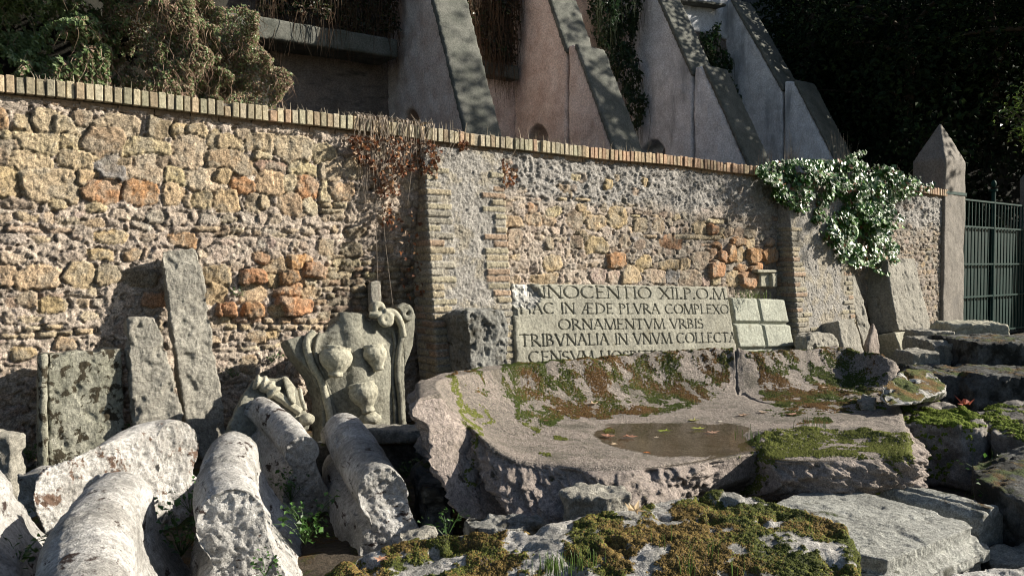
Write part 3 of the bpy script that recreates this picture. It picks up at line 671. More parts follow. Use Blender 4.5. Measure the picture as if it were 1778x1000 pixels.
bay(ks[2]+.6, ks[3]+.03, 6.9, 9.5, -.02, M_plasterg, seed=7)
ledge((1170, -6), (1262, 6), .25, .08, .5, 'cornice')

# ------------------------------------------------------------------ flat slabs with a carved face
def lean_plane(px, py, o, deg):
    """plane through the ground line in front of the wall by o metres, tilted back deg degrees"""
    N = WN*math.cos(math.radians(deg))+Zu*math.sin(math.radians(deg)); return W0+WN*o, N
def hslab(name, px4, P0, N, th, res, hfn, mat, parent=None, **kw):
    tl, tr, br, bl = [atpl(*p, P0, N) for p in px4]
    X = u3(tr-tl); X = u3(X-N*np.dot(X, N)); Y = np.cross(N, X)
    w = max(np.linalg.norm(tr-tl), np.linalg.norm(br-bl)); h = max(np.linalg.norm(tl-bl), np.linalg.norm(tr-br))
    nu, nv = int(w/res), int(h/res); a = np.linspace(0, 1, nu)[:, None, None]; b = np.linspace(0, 1, nv)[None, :, None]
    G = (bl*(1-a)+br*a)*(1-b)+(tl*(1-a)+tr*a)*b
    lx = (G-bl)@X; ly = (G-bl)@Y
    eu = np.minimum(a[..., 0], 1-a[..., 0])*w; ev = np.minimum(b[..., 0], 1-b[..., 0])*h; ed = np.minimum(eu, ev)
    hh, col = hfn(lx, ly, G, ed, lambda p: ((atpl(*p, P0, N)-bl)@X, (atpl(*p, P0, N)-bl)@Y))
    # ragged outline
    rag = .012*fbm(G, 8, 4, .6, 3)
    cen = G.mean((0, 1)); dirv = (G-cen)/(np.linalg.norm(G-cen, axis=-1)[..., None]+1e-6)
    V = G+N*hh[..., None]+dirv*(rag*np.exp(-ed/.02))[..., None]
    V = V.reshape(-1, 3); F = grid_faces(nu, nv); idx = np.arange(nu*nv).reshape(nu, nv)
    ring = np.concatenate([idx[:, 0], idx[-1, 1:], idx[-2::-1, -1], idx[0, -2:0:-1]])
    base = len(V); Vs = [V]; Fs = [F]; prev = ring; cs = [col.reshape(-1, 3)]
    for k in range(1, 5):
        P = V[ring]-N*th*k/4; P = P+N*0+ (P-cen)/(np.linalg.norm(P-cen, axis=1)[:, None])*(.006*fbm(P, 14, 3))[:, None]
        cur = base+np.arange(len(ring)); Vs.append(P); cs.append(col.reshape(-1, 3)[ring]); nx = np.roll(cur, -1); pn = np.roll(prev, -1)
        Fs.append(np.stack([prev, cur, nx, pn], 1)); prev = cur; base += len(ring)
    n1 = nu-1; n2 = n1+nv-1; n3 = n2+nu-1
    Fs.append(np.array([[prev[0], prev[n3], prev[n2], prev[n1]]]))
    return link(name, rawmesh(name, np.concatenate(Vs), np.concatenate(Fs), True, np.concatenate(cs)), mat, parent, **kw)

T1, T2 = .155, .085
GL = {
'I': (.30, [('l', .15, 0, .15, 1, T1)]),
'N': (.86, [('l', .12, 0, .12, 1, T2), ('l', .12, 1, .74, 0, T1), ('l', .74, 0, .74, 1, T2)]),
'M': (1.02, [('l', .08, 0, .16, 1, T2), ('l', .16, 1, .50, 0, T1), ('l', .50, 0, .84, 1, T2), ('l', .84, 1, .94, 0, T1)]),
'O': (.96, [('e', .48, .5, .40, .48, 0, 360, T1)]),
'C': (.86, [('e', .48, .5, .40, .48, 50, 310, T1)]),
'E': (.66, [('l', .14, 0, .14, 1, T1), ('l', .14, .97, .56, .97, T2), ('l', .14, .52, .48, .52, T2), ('l', .14, .03, .58, .03, T2)]),
'T': (.76, [('l', .38, 0, .38, 1, T1), ('l', .03, .96, .73, .96, T2)]),
'X': (.82, [('l', .10, 1, .72, 0, T1), ('l', .70, 1, .10, 0, T2)]),
'P': (.66, [('l', .14, 0, .14, 1, T1), ('e', .20, .73, .34, .25, -95, 95, T1*.8)]),
'R': (.78, [('l', .14, 0, .14, 1, T1), ('e', .20, .74, .32, .24, -95, 95, T1*.8), ('l', .30, .50, .72, 0, T1)]),
'B': (.70, [('l', .14, 0, .14, 1, T1), ('e', .20, .76, .28, .22, -95, 95, T1*.8), ('e', .20, .27, .36, .26, -95, 95, T1*.8)]),
'A': (.84, [('l', .08, 0, .40, 1, T2), ('l', .40, 1, .74, 0, T1), ('l', .20, .36, .60, .36, T2*.8)]),
'V': (.82, [('l', .08, 1, .42, 0, T1), ('l', .42, 0, .74, 1, T2)]),
'L': (.62, [('l', .14, 0, .14, 1, T1), ('l', .14, .03, .58, .03, T2)]),
'D': (.90, [('l', .14, 0, .14, 1, T1), ('e', .20, .5, .58, .48, -95, 95, T1*.9)]),
'H': (.88, [('l', .14, 0, .14, 1, T1), ('l', .74, 0, .74, 1, T1), ('l', .14, .5, .74, .5, T2)]),
'S': (.60, [('e', .30, .74, .21, .23, 30, 275, T1*.85), ('e', .30, .26, .23, .25, -150, 95, T1*.85)]),
'Æ': (1.15, [('l', .08, 0, .48, 1, T2), ('l', .56, 0, .56, 1, T1), ('l', .48, .97, 1.0, .97, T2), ('l', .56, .52, .9, .52, T2), ('l', .56, .03, 1.02, .03, T2), ('l', .24, .36, .56, .36, T2)]),
'.': (.26, [('l', .08, .06, .16, .06, .16)]), ' ': (.42, []),
',': (.0, [('l', -.45, -.02, -.38, -.22, .12)]),
}
def carve(lx, ly, rows):
    """rows: (text, x0, y0, x1, y1, cap height) in slab metres"""
    D = np.zeros_like(lx)
    for text, x0, y0, x1, y1, cap in rows:
        base = np.array([x1-x0, y1-y0]); L = np.linalg.norm(base); e = base/L; q = np.array([-e[1], e[0]])
        X = (lx-x0)*e[0]+(ly-y0)*e[1]; Y = (lx-x0)*q[0]+(ly-y0)*q[1]
        tot = sum(GL[c][0] for c in text); k = L/tot; pos = 0
        sel = np.argwhere((Y > -.35*cap) & (Y < cap*1.15))
        for c in text:
            wd, segs = GL[c]; xa = pos*k; pos += wd
            if not segs: continue
            m = (X > xa-.7*cap) & (X < xa+wd*k+.4*cap) & (Y > -.35*cap) & (Y < cap*1.15)
            ii = np.nonzero(m); gx = (X[ii]-xa)/k; gy = Y[ii]/cap; sc = min(k, cap); dm = np.zeros(len(gx))
            for s in segs:
                if s[0] == 'l':
                    _, a, b, c2, d, t = s; vx, vy = (c2-a)*k, (d-b)*cap; l2 = vx*vx+vy*vy; px, py = (gx-a)*k, (gy-b)*cap
                    tt = np.clip((px*vx+py*vy)/l2, 0, 1); dist = np.hypot(px-tt*vx, py-tt*vy)
                    # serifs at the ends of stems
                    if abs(vy) > .8*cap:
                        for yy in (b, d):
                            sd = np.hypot(np.maximum(np.abs(gx-(a if yy == b else c2))-.11, 0)*k, (gy-np.clip(yy, .025, .975))*cap); dm = np.maximum(dm, 1-sd/(.035*cap))
                    dm = np.maximum(dm, 1-dist/(t*cap*.55))
                else:
                    _, cx, cy, rx, ry, a0, a1, t = s; ax, ay = (gx-cx)/rx, (gy-cy)/ry; an = np.degrees(np.arctan2(ay, ax)); r = np.hypot(ax, ay)
                    mid = (a0+a1)/2; da = (an-mid+180) % 360-180; ok = np.abs(da) <= (a1-a0)/2+.01
                    dist = np.abs(r-1)*np.hypot(rx*k*np.cos(np.radians(an)), ry*cap*np.sin(np.radians(an))); tk = T2*.7+(t-T2*.7)*np.abs(np.cos(np.radians(an)))
                    dm = np.maximum(dm, np.where(ok, 1-dist/(tk*cap*.6), 0))
            D[ii] = np.maximum(D[ii], np.clip(dm, 0, 1))
    return D
def inscription():
    P0, N = lean_plane(0, 0, .42, 9)
    def h(lx, ly, G, ed, loc):
        def row(t, a, b, cap): x0, y0 = loc(a); x1, y1 = loc(b); return (t, x0, y0, x1, y1, cap)
        cap = lambda a, b: abs(loc(a)[1]-loc(b)[1])
        D = carve(lx, ly, [row('NNOCENTIO XII.P.O.M.', (921, 517.5), (1266, 520), cap((1000, 496.5), (1000, 518))), row('HAC IN ÆDE PLVRA COMPLEXO', (902, 545), (1266, 545), cap((1000, 527), (1000, 545.5))),
            row('ORNAMENTVM VRBIS', (969, 573), (1222, 570), cap((1080, 555), (1080, 572.5))), row('TRIBVNALIA IN VNVM COLLECTA', (902, 602), (1279, 594), cap((1080, 580), (1080, 599))),
            row('CENSVM HOSPITIIS PAVPERVM', (917, 631), (1272, 625), cap((1080, 609), (1080, 628))), row(',', (1169, 545), (1171, 545), .15)])
        bx, by = loc((889, 491)); cx, cy = loc((917, 512)); rx = cx-bx; ry = abs(cy-by)
        br = 1-np.hypot((lx-cx+.03)/(rx*1.25), (ly-cy)/(ry*1.25))+.25*fbm(G, 5, 4, .6, 2); br = sst(0, .22, br)
        D = D*(1-sst(.3, .9, br)*.65)
        # wear of the cutting
        hh = -.030*D**.8-.035*br*(1+.6*fbm(G, 9, 4, .6, 6))-.012*np.exp(-ed/.012)+.0025*fbm(G, 18, 4, .6, 1)
        hh -= .02*sst(.45, .7, fbm(G, 4, 4, .6, 4))*np.exp(-ed/.05)
        c = np.array([.275, .265, .215])*(1+.24*fbm(G, 3, 6, .65, 8))[..., None]; c = c*(1-br[..., None])+np.array([.40, .39, .36])*br[..., None]*(1+.5*fbm(G, 7, 4, .6, 12))[..., None]
        c = c*(1-.45*sst(.2, .9, D)*1)[..., None]; return hh, c
    hslab('inscribed_slab', [(890, 492), (1262, 498), (1288, 660), (903, 700)], P0, N, .16, .0062, h, M_inscr, label='long pale slab carved with five lines of Latin capitals, leaning on the wall behind the basin', cat='inscription')
def rustic():
    P0, N = lean_plane(0, 0, .42, 12)
    def h(lx, ly, G, ed, loc):
        hh = np.zeros_like(lx)
        xs = [loc((a, 550))[0] for a in (1272, 1322, 1372)]; tops = [loc((1320, a))[1] for a in (516, 561, 605)]
        d = np.full_like(lx, 9.)
        sh = (loc((1290, 600))[0]-loc((1275, 520))[0])/(loc((1290, 600))[1]-loc((1275, 520))[1])
        X = lx-sh*(ly-loc((1320, 550))[1])
        hh = -.05*np.ones_like(lx)
        for i in range(2):
            for j in range(2):
                a, b = xs[i]+.012, xs[i+1]-.012; c, e = tops[j+1]+.012, tops[j]-.012
                dd = np.minimum(np.minimum(X-a, b-X), np.minimum(ly-c, e-ly)); hh = np.maximum(hh, -.05+.05*sst(-.012, .022, dd))
        hh += .003*fbm(G, 12, 4, .6, 2)-.01*np.exp(-ed/.01)
        c = np.array([.34, .35, .29])*(1+.14*fbm(G, 4, 5, .6, 8))[..., None]*np.ones(3); return hh, c
    hslab('rusticated_slab', [(1271, 515), (1362, 519), (1388, 640), (1290, 640)], P0, N, .2, .009, h, M_inscr, label='slab cut into four square cushions, between the inscription and the brick pilaster', cat='stone slab')
M_inscr = stone_mat('inscribed_stone', (1, 1, 1), (1, 1, 1), stain=(.17, .155, .11), st=(.56, .72), stsc=5, speck=.18, bump=.3, attr=True)
inscription(); rustic()

# ------------------------------------------------------------------ traced stones
def prism_px(pxs, P0, N, th, back=None):
    f = [atpl(*p, P0, N) for p in pxs]; back = -N if back is None else back
    return lambda bm: bm_prism(bm, f, [p+back*th for p in f])
def leaner(name, pxs, o, deg, th, mat, vox=.014, amps=((3, .014), (14, .006)), seed=0, yaw=0, **kw):
    P0, N = lean_plane(0, 0, o, deg)
    if yaw: N = np.array((Matrix.Rotation(math.radians(yaw), 3, 'Z') @ Vector(N)))
    if yaw: P0 = atpl(*pxs[0], *lean_plane(0, 0, o, deg))
    return stone(name, prism_px(pxs, P0, N, th), vox, mat, None, amps, 1, seed, cuts=5, cutq=.012, terrace=.010, **kw)
leaner('stone_slab', [(279, 434), (345, 431), (352, 470), (396, 760), (402, 800), (352, 800), (325, 745)], .50, 13, .10, M_grey, .011, ((3, .012), (11, .008), (40, .003)), 1, chip=.012, chipf=7,
    label='tallest grey slab, a long narrow board of stone leaning on the wall at left', cat='stone slab')
leaner('stone_slab', [(222, 552), (238, 549), (272, 552), (290, 610), (318, 720), (330, 800), (240, 800), (226, 640)], .60, 9, .12, M_grey, .011, ((3, .015), (11, .01), (40, .003)), 2, chip=.02, chipf=8,
    label='shorter rough grey slab tapering upwards, between the tall slab and the lichened block', cat='stone slab')
lb_ = thing('lichened_block', 'upright square block blotched with black lichen, with a moulded left edge', 'stone block', wpt(*[ws(150, 805, .5)[0]], 0, .5))
P0l, Nl = lean_plane(0, 0, .46, 3)
def lich(me):
    pass
stone('face', prism_px([(84, 613), (150, 609), (172, 612), (178, 607), (212, 604), (214, 640), (217, 830), (84, 830)], P0l, Nl, .22), .011, M_lichen, lb_, ((4, .008), (14, .006), (40, .003)), 2, 4, .012, 8)
stone('moulding', [prism_px([(69, 617), (80, 612), (83, 830), (70, 830)], P0l+WN*.02, Nl, .16), lambda bm: bm_tube(bm, [atpl(*p, P0l+WN*.01, Nl) for p in ((74, 616), (75, 700), (76, 830))], .028, 10, up=WN)], .011, M_lichen, lb_, ((6, .006), (20, .004)), 1, 5)
leaner('stone_slab', [(643, 489), (661, 487), (665, 540), (645, 540)], .10, 4, .06, M_grey, .012, ((6, .006),), 3, label='small upright grey plank of stone showing above the coat of arms', cat='stone slab')
# corbel in the wall
cb = thing('wall_corbel', 'small carved square stone set into the rubble wall above the four-cushion slab', 'stone block', wpt(ws(1333, 498)[0], ws(1333, 498)[1], 0))
Pc = W0+WN*.13
stone('block', prism_px([(1320, 471), (1346, 472), (1346, 498), (1321, 498)], Pc-WN*.05, WN, .2), .014, M_trav, cb, ((8, .004),), 1, 3)
stone('band', prism_px([(1316, 468), (1350, 469), (1350, 474), (1316, 474)], Pc, WN, .2), .012, M_trav, cb, ((8, .003),), 1, 3)
stone('side_band', prism_px([(1341, 475), (1350, 475), (1350, 498), (1342, 498)], Pc, WN, .2), .012, M_trav, cb, ((8, .003),), 1, 3)
# block left of the inscription
def yawbox(px, py0, z0, ztop, w, d, yaw, lean=0):
    """box whose front-left foot stands under pixel (px) at depth where z0 projects to py0"""
    p = atz(px, py0, z0); a = math.radians(yaw); X = np.array([math.cos(a), math.sin(a), 0]); Y = np.array([-math.sin(a), math.cos(a), 0])
    def f(bm):
        L = Y*lean
        lo = [p, p+X*w, p+X*w+Y*d, p+Y*d]; hi = [q+Zu*(ztop-z0)+L for q in lo]; bm_loft(bm, [lo, hi])
    return f
leaner('pitted_block', [(809, 547), (813, 541), (876, 538), (881, 560), (884, 600), (884, 710), (818, 710), (816, 600)], .64, 2, .38, M_block, .012, ((3, .02), (12, .015), (40, .006)), 5, chip=.03, chipf=9,
    label='upright pitted block blackened on its left side, at the foot of the left-hand brick pilaster', cat='stone block')
# stones leaning right of the second pilaster
leaner('stone_fragment', [(1403, 583), (1420, 576), (1445, 577), (1462, 600), (1466, 640), (1404, 640)], .70, 8, .2, M_grey, .016, ((4, .015), (14, .01)), 6, chip=.03, label='low rough grey fragment at the foot of the right-hand pilaster', cat='stone fragment')
leaner('stone_fragment', [(1456, 556), (1484, 553), (1499, 600), (1506, 640), (1474, 640), (1462, 600)], .74, 14, .35, M_grey, .016, ((4, .01), (14, .006)), 7, label='tilted squared grey stone beside the low rough fragment', cat='stone fragment')
leaner('stone_slab', [(1469, 478), (1482, 473), (1500, 520), (1514, 585), (1512, 608), (1500, 605)], .42, 12, .08, M_grey, .013, ((4, .01), (14, .008)), 8, chip=.02, label='thin dark slab with a chipped edge leaning under the ivy', cat='stone slab')
bs = thing('leaning_stele', 'big grey slab on a moulded foot, leaning against the wall beneath the ivy', 'stone slab', wpt(ws(1590, 630, .7)[0], 0, .7))
Ps, Nst = lean_plane(0, 0, .62, 13)
stone('slab', prism_px([(1540, 450), (1588, 448), (1599, 500), (1620, 572), (1561, 574), (1548, 510)], Ps, Nst, .42), .016, M_grey, bs, ((3, .008), (14, .005)), 2, 9, .012, 9)
stone('foot', prism_px([(1553, 577), (1621, 572), (1629, 592), (1606, 622), (1604, 640), (1577, 640)], Ps+WN*.05, Nst, .5), .016, M_trav, bs, ((3, .008), (14, .004)), 2, 10)
stone('stone_shard', prism_px([(1507, 600), (1514, 574), (1519, 560), (1524, 576), (1527, 592), (1534, 640), (1508, 640)], W0+WN*.55, WN, .06), .02, M_rubble, None, ((5, .02),), 1, 10, label='thin ragged brown shard standing left of the big leaning slab', cat='stone fragment')

# blocks on the right, stacked towards the gate
def pxbox(name, x0, x1, ytop, ybot, Y, depth, mat, yaw=0, topback=None, seed=0, vox=.016, amps=((3, .012), (12, .01), (40, .004)), chip=.015, dz=0, parent=None, **kw):
    a = aty(x0, ytop, Y); b = aty(x1, ytop, Y); c = aty(x1, ybot, Y); d = aty(x0, ybot, Y)
    zt = (a[2]+b[2])/2; t = math.radians(yaw); X = np.array([math.cos(t), math.sin(t), 0]); Yv = np.array([-math.sin(t), math.cos(t), 0]); w = abs(b[0]-a[0])
    f = [a, a+X*w, a+X*w+Zu*(c[2]-zt), a+Zu*(d[2]-zt)]
    return stone(name, lambda bm: bm_prism(bm, f, [p+Yv*depth+Zu*dz for p in f]), vox, mat, parent, amps, 1, seed, chip, 7, cuts=8, cutq=.02, terrace=.012, **kw)
pxbox('stone_block', 1648, 1746, 562, 640, 9.2, .6, M_trav, -8, seed=11, label='pale flat-topped block nearest the green gate', cat='stone block')
pxbox('stone_block', 1622, 1690, 594, 660, 8.3, .7, M_grey, -3, seed=12, label='grey squared block with its lit top, below the block nearest the gate', cat='stone block')
pxbox('stone_block', 1604, 1660, 576, 640, 9.0, .5, M_grey, 0, seed=21, label='low grey step stone between the big leaning slab and the gate', cat='stone block')
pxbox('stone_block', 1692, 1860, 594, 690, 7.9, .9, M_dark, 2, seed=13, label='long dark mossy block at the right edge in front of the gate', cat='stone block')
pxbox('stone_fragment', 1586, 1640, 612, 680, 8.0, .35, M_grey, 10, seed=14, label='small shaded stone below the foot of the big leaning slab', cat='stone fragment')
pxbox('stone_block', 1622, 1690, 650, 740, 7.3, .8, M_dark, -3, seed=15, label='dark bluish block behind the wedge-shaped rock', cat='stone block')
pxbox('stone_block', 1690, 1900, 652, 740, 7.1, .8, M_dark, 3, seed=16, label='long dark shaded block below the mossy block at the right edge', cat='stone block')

# ------------------------------------------------------------------ granite basin
FZ = .45
bf = [atz(*p) for p in ((724, 690, .755), (788, 696, .71), (812, 724, .62), (845, 764, .53), (890, 789, .48), (945, 801, FZ), (1030, 808, FZ), (1110, 806, FZ), (1210, 794, FZ), (1315, 775, FZ), (1335, 778, FZ+.03), (1400, 776, FZ+.05), (1500, 775, FZ+.05), (1586, 790, FZ))]
bb = [atz(*p) for p in ((720, 664, .755), (772, 648, .755), (850, 635, .75), (930, 627, .75), (1010, 621, .75), (1090, 614, .75), (1170, 608, .76), (1240, 604, .765), (1277, 604, .765), (1300, 611, .73), (1370, 606, .73), (1450, 604, .72), (1510, 612, .70), (1556, 634, .62))]
def seglen(P): return np.concatenate([[0], np.cumsum(np.linalg.norm(np.diff(np.array(P), axis=0), axis=1))])
def basin():
    front = spline(bf, 330); back = spline(bb, 330); front[:, 2] = 0; back[:, 2] = 0
    nb = 190; b = np.linspace(0, 1, nb)[None, :, None]; G = front[:, None]*(1-b)+back[:, None]*b
    def dist(P, L):
        d = np.full(P.shape[:-1], 9.)
        for i in range(len(L)-1):
            a, c = L[i, :2], L[i+1, :2]; v = c-a; t = np.clip(((P[..., :2]-a)@v)/(v@v), 0, 1); d = np.minimum(d, np.linalg.norm(P[..., :2]-a-t[..., None]*v, axis=-1))
        return d
    rim = np.vstack([bf[0][None], np.array(bb)]); rim[:, 2] = 0; rim[0] = rim[0]
    L = spline(rim, 60); d = dist(G, L)
    rx = (G[..., 0]-bb[0][0])
    rimz = np.interp(G[..., 0], [q[0] for q in bb], [q[2] for q in bb])
    t = np.clip((d-.13)/.56, 0, 1); wall = (1-t)**2.7
    right = sst(bb[9][0], bb[10][0], G[..., 0])
    top = FZ+(rimz-FZ)*wall*(1)-.022*np.clip((d-.13)/.03, 0, 1)*0
    # dished floor with the pool at its lowest
    pc = atz(1180, 752, FZ); dish = np.exp(-(((G[..., 0]-pc[0])/.62)**2+((G[..., 1]-pc[1])/.52)**2))
    Pn = G.copy(); top = top-.05*dish*(1-wall)+.008*fbm(G, 2.2, 3, .5, 2)*(1-wall)
    top += wall*(.008*fbm(G, 6, 4, .6, 4)+.014*terr(fbm(G, 14, 4, .6, 5), 3.)*sst(.2, .7, wall)*sst(-.3, .6, G[..., 0]))
    # crack between the two pieces
    ck = np.array([atz(1277, 609, .74), atz(1281, 640, .66), atz(1292, 668, .54), atz(1320, 690, .48), atz(1362, 703, .46), atz(1405, 708, .45)]); cd = dist(G, spline(ck, 30))
    cd = cd+.012*fbm(G, 9, 3, .6, 3); top -= .03*np.exp(-(cd/.007)**2)
    # mossy lump along the right front
    lc = [atz(1300, 762, FZ), atz(1360, 752, FZ), atz(1450, 748, FZ), atz(1560, 760, FZ)]; ld_ = dist(G, spline(lc, 20)); lump = sst(.28, .05, ld_)*sst(-.05, .1, G[..., 0]-lc[0][0])
    top += lump*(.028+.014*fbm(G, 7, 4, .6, 8))
    rr = sst(2.0, 2.6, G[..., 0]); top += rr*.015*fbm(G, 8, 4, .6, 9)
    fine = .0018*fbm(G, 60, 2, .6, 3); top += fine
    edge = np.minimum(np.arange(330)[:, None], 329-np.arange(330)[:, None])*.009; edge = np.minimum(edge, np.minimum(np.arange(nb)[None], (nb-1-np.arange(nb))[None])*.011)
    top -= .02*np.exp(-edge/.016)
    V = G.copy(); V[..., 2] = top
    Vt = V.reshape(-1, 3); idx = np.arange(330*nb).reshape(330, nb); ring = np.concatenate([idx[:, 0], idx[-1, 1:], idx[-2::-1, -1], idx[0, -2:0:-1]])
    F = [grid_faces(330, nb)]; Vs = [Vt]; prev = ring; base = len(Vt); P0 = Vt[ring].copy(); cen = P0.mean(0)
    fx = np.clip((P0[:, 0]-bf[0][0])/3.2, 0, 1)
    K = 46; zb = .12+.05*fx
    smooth_front = sst(.46, .52, fx)*sst(.82, .78, fx)*(P0[:, 1] < cen[1])*sst(1120-889, 1150-889, 0*fx+ (P0[:, 0]/P0[:, 1]*FPX))*sst(1335-889, 1315-889, P0[:, 0]/P0[:, 1]*FPX)
    for k in range(1, K+1):
        c = k/K; P = P0.copy(); P[:, 2] = P0[:, 2]*(1-c)+zb*c
        inn = np.array([cen[0], cen[1], 0])-P*[1, 1, 0]; inn /= np.linalg.norm(inn, axis=1)[:, None]
        leftw = np.exp(-fx*6); inset = .27*c**1.5*leftw+.05*c+.12*sst(.5, 1, c)*(1-leftw)
        right_lump = sst(1325-889, 1345-889, P0[:, 0]/P0[:, 1]*FPX)*(P0[:, 1] < cen[1])
        off = (.06*fbm(P, 4, 4, .6, 3)+.035*terr(fbm(P, 8, 5, .6, 6), 3.)+.012*terr(fbm(P, 18, 4, .6, 8), 2.5)+.016*fbm(P, 34, 3, .6, 2)-.01)*(1-.92*smooth_front)*sst(0, .05, c)+right_lump*.08*math.sin(math.pi*min(c*1.15, 1))
        fl = sst(.5, .3, fx)*(P0[:, 1] < cen[1])*(1-leftw*.45); P = P+inn*(inset-off)[:, None]-np.array([0, 1., 0])*(fl*.52*c**.85)[:, None]; P[:, 2] += .01*fbm(P, 9, 3)*c
        cur = base+np.arange(len(ring)); Vs.append(P); nx = np.roll(cur, -1); F.append(np.stack([prev, cur, nx, np.roll(prev, -1)], 1)); prev = cur; base += len(ring)
    Vs.append(Vs[-1].mean(0)[None]); 
    V = np.concatenate(Vs); Fq = np.concatenate(F)
    me = rawmesh('granite_basin', V, Fq)
    o = thing('granite_basin', 'huge broken pink granite basin holding a puddle, mossy along its back rim', 'basin', (cen[0], cen[1], .1))
    body = link('bowl', me, [M_granite, M_rubble], o)
    nf = len(F[0]); mi = np.zeros(len(me.polygons), np.int32); mi[nf:] = 1
    me.polygons.foreach_set('material_index', mi)
    return o, body, G, top, d, pc, V
BO_, BB_, BG, BT_, BDm, PC, BV = basin()
def px_of(P):
    d = P-CAM; f = d@CF; return 889+FPX*d[..., 0]/f, 500-FPX*(d@CU)/f
def inpoly(x, y, poly):
    r = np.zeros(x.shape, bool); n = len(poly)
    for i in range(n):
        (a, b), (c, d) = poly[i], poly[(i+1) % n]
        r ^= ((b > y) != (d > y)) & (x < (c-a)*(y-b)/(d-b+1e-9)+a)
    return r
# moss grows on the inside of the back rim and on the right front edge; patches fixed in plan
def plan(poly, z): return [tuple(atz(a, b, z)[:2]) for a, b in poly]
MP = [plan([(862, 650), (905, 640), (960, 655), (990, 690), (940, 712), (900, 700), (870, 675)], .58), plan([(940, 640), (1000, 632), (1060, 640), (1050, 672), (985, 680)], .62), plan([(1040, 625), (1270, 612), (1270, 640), (1160, 668), (1060, 670)], .64),
      plan([(1286, 622), (1400, 612), (1530, 622), (1530, 665), (1420, 678), (1350, 676)], .62), plan([(822, 668), (838, 676), (846, 700), (832, 702)], .62), plan([(782, 678), (800, 690), (832, 732), (822, 740), (792, 700)], .62)]
MP2 = [plan([(1283, 750), (1380, 735), (1500, 742), (1585, 752), (1580, 778), (1330, 775), (1284, 772)], .49), plan([(1385, 728), (1440, 722), (1440, 732), (1390, 735)], .46), plan([(1355, 695), (1372, 692), (1372, 702), (1355, 702)], .47), plan([(1385, 678), (1440, 675), (1445, 700), (1400, 700)], .48),
       plan([(1000, 668), (1018, 666), (1020, 676), (1002, 676)], .52), plan([(1052, 736), (1068, 736), (1070, 744), (1052, 744)], .45), plan([(1190, 684), (1204, 684), (1204, 692), (1190, 692)], .49), plan([(960, 752), (980, 752), (982, 759), (960, 760)], .45), plan([(938, 784), (956, 786), (956, 791), (938, 790)], .45), plan([(1030, 715), (1055, 712), (1060, 722), (1035, 724)], .45)]
def bmask(c, n):
    m = np.zeros(len(c)); nz = fbm(c*[1, 1, .5], 7, 4, .65, 3); up = (n[:, 2] > .25)
    for i, p in enumerate(MP): m = np.maximum(m, inpoly(c[:, 0]+.09*fbm(c, 5, 3, .6, 2), c[:, 1]+.09*fbm(c, 5, 3, .6, 6), p)*sst(-.3, .25, nz+.25*fbm(c, 25, 2, .5, 9)+(.12 if i in (0, 1, 4, 5) else 0)))
    for p in MP2: m = np.maximum(m, inpoly(c[:, 0]+.03*fbm(c, 9, 2), c[:, 1]+.03*fbm(c, 9, 2, .5, 4), p)*(nz > -.5))
    return m*up
def bcol(P, C):
    g = np.array([.045, .060, .014]); y = np.array([.085, .090, .022]); br = np.array([.105, .060, .024])
    k = fbm(P, 3.2, 3, .5, 12)+.2*R.normal(size=len(P)); front = (P[:, 1] < 4.9)
    c = np.where((k > .18)[:, None], br, np.where((k > -.15)[:, None], y*.8, g)); c = np.where(front[:, None], y*1.0+g*.3, c)
    return c*R.uniform(.6, 1.4, (len(P), 1))
moss_part(BB_, 75000, bmask, (.004, .010), colf=bcol)
def pool():
    wz = FZ-.023
    a = np.arange(BT_.size).reshape(BT_.shape); V = BG.reshape(-1, 3).copy(); V[:, 2] = wz; F = grid_faces(*BT_.shape)
    T = BT_.ravel()[F].min(1) < wz+.001; c = V[F].mean(1); F = F[T & ((((c[:, 0]-PC[0])/1.05)**2+((c[:, 1]-PC[1])/.75)**2) < 1)]
    used, inv = np.unique(F, return_inverse=True); V = V[used]; F = inv.reshape(-1, 4)
    m, nt, b = newmat('puddle_water'); b.inputs['Base Color'].default_value = (.045, .032, .012, 1); b.inputs['Roughness'].default_value = .10; b.inputs['Alpha'].default_value = .6; b.inputs['Specular IOR Level'].default_value = .35
    n = noise_(nt, coords(nt), 30, 2); bp = nt.nodes.new('ShaderNodeBump'); bp.inputs['Strength'].default_value = .04; bp.inputs['Distance'].default_value = .01; nt.links.new(n, bp.inputs['Height']); nt.links.new(bp.outputs[0], b.inputs['Normal'])
    link('water', rawmesh('water', V, np.array(F), True), m, kind='structure')
pool()

